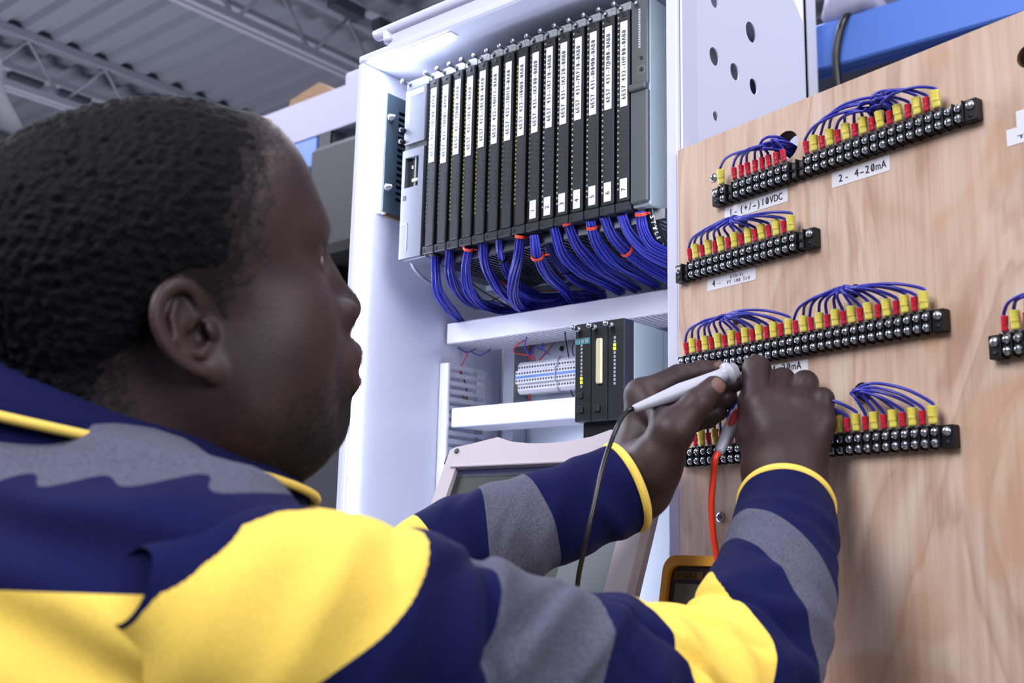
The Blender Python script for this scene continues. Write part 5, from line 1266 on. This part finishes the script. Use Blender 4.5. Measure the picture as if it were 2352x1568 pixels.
sr_ = [cring(.052, .1465, .1125, .036, off=-.053), cring(.030, .150, .115, .034, off=-.053), cring(-.005, .148, .110, .034, off=-.053), cring(-.006, .138, .100, .034, off=-.053), cring(.05, .138, .102, .036, off=-.05)]
vs = np.concatenate([np.array(r) for r in sr_]); part('collar_stand', np_mesh('collar_stand', vs, np.array([(i*n+k, i*n+(k+1)%n, (i+1)*n+(k+1)%n, (i+1)*n+k) for i in range(len(sr_)-1) for k in range(n)]), [M['navy']], {'band': np.full(len(vs), .5)}), None, shirt)
pr = cring(.0515, .1535, .1180, .036, off=-.053); part('collar_piping', MB().tube(np.array(pr+pr[:2]), .0032, 8, caps=False), M['piping'], shirt)
# trousers and shoes, below the picture
def fTr(P):
    d = ell(P, PEL+UP*(-.08), (.135, .175, .15), TA)
    for s in (-1, 1):
        hip = PEL+TA[1]*s*.09+UP*(-.12); knee = np.array([hip[0], hip[1], .50])+TA[0]*.03; an_ = np.array([hip[0], hip[1], .10])-TA[0]*.02
        d = smin(d, chain(P, [hip, knee, an_], [.095, .07, .055], .03), .05)
    return d
v_, f_ = solidify(fTr, [PEL[0]-.35, PEL[1]-.35, .02], PEL+np.array([.35, .35, .12]), .012)
part('trousers', np_mesh('trousers', v_, f_, [M['trouser']]), None, person, PI_)
for s in (-1, 1):
    c = PEL+TA[1]*s*.09+TA[0]*.03; c[2] = .036
    def fS(P): return smax(ell(P, c+UP*.01, (.15, .052, .075), TA), .0-P[:,2], .01)
    v_, f_ = solidify(fS, c-np.array([.2, .2, .05]), c+np.array([.2, .2, .1]), .008)
    part('shoe', np_mesh('shoe', v_, f_, [M['shoe']]), None, person, PI_)

# ================================================================== TEST PROBES
def along(a, b, t): return a+(b-a)*t
a, b = CP(1456, 939, 1.058), CP(1692, 850, 1.098)
ax = (b-a)/np.linalg.norm(b-a); Lp = float(np.linalg.norm(b-a))
t = thing('test_probe', 'grey test probe with black lead, held in the left hand', 'probe', V(a))
k = Lp
part('grip', MB().lathe((0, 0, 0), ax, [(0, .0036), (k*.02, .0042), (k*.25, .0064), (k*.45, .0084), (k*.60, .0078), (k*.80, .0074), (k*.885, .0074), (k*.89, .0112), (k*.925, .0118), (k*.93, .0094), (k*.985, .0088), (k*.99, .006)], 18), M['probe'], t)
nose_end = CP(1708, 843, 1.122)-a; st_ = ax*k*.985
part('tip_sleeve', MB().tube([st_, st_+(nose_end-st_)*.75], [.0036, .0030], 10), M['black'], t)
part('probe_tip', MB().tube([st_+(nose_end-st_)*.7, nose_end], [.0011, .0006], 8), M['steel'], t)
P = spl([a+ax*.004, a-ax*.008, CP(1415, 985, 1.02), CP(1385, 1070, .992), CP(1362, 1170, .972), CP(1342, 1260, .962), CP(1326, 1350, .962), CP(1330, 1470, .96), CP(1440, 1620, .96)], 60)
end = METER+np.array([-.012, -.034, .045])
P = np.vstack([P, spl([P[-1], (P[-1]+end)/2+np.array([0, -.02, -.01]), end], 14)[1:]])
part('lead', MB().tube(P-a, .0023, 8), M['blkcable'], t)
a, b = CP(1649, 1041, 1.062), CP(1751, 847, 1.130)
ax = (b-a)/np.linalg.norm(b-a); k = float(np.linalg.norm(b-a))
t = thing('test_probe', 'grey test probe with a red inlay and orange-red lead, held in the right hand', 'probe', V(a))
part('grip', MB().lathe((0, 0, 0), ax, [(0, .0046), (k*.03, .0052), (k*.22, .0074), (k*.36, .0080), (k*.5, .0068), (k*.62, .0058), (k*.80, .0056), (k*.84, .0090), (k*.87, .0090), (k*.88, .0066), (k*.95, .006)], 18), M['probe'], t)
toc = CAM+RGT*(-.35)-along(a, b, .37); toc -= ax*(toc@ax); toc /= np.linalg.norm(toc); sd = np.cross(ax, toc)
vs = []; nI = 20
for g_ in (1.0, .75, .5, .25, .02):
    for kk_ in range(nI):
        q = 2*PI*kk_/nI; x = k*.36+k*.11*g_*math.cos(q); y_ = .0044*g_*math.sin(q); r_ = np.interp(x/k, [.22, .36, .5, .62], [.0074, .0080, .0068, .0058])+.0006-.0004*(g_ == 1)
        vs.append(ax*x+sd*(r_*math.sin(y_/r_))+toc*(r_*math.cos(y_/r_)))
part('inlay', MB().add(vs, [(g_*nI+j, g_*nI+(j+1)%nI, (g_+1)*nI+(j+1)%nI, (g_+1)*nI+j) for g_ in range(4) for j in range(nI)], 0, True), M['probered'], t)
tipp = CP(1767, 829, 1.1185)-a
part('probe_tip', MB().tube([ax*k*.94, tipp], [.0011, .0006], 8), M['steel'], t)
P = spl([a+ax*.004, a-ax*.008, CP(1639, 1090, 1.06), CP(1634, 1160, 1.055), CP(1640, 1240, 1.05), CP(1655, 1330, 1.045), CP(1650, 1420, 1.04), CP(1600, 1500, 1.035)], 50)
end = METER+np.array([.012, -.034, .045]); P = np.vstack([P, spl([P[-1], (P[-1]+end)/2+np.array([0, -.02, -.01]), end], 12)[1:]])
part('lead', MB().tube(P-a, .0032, 10), M['lead_red'], t)
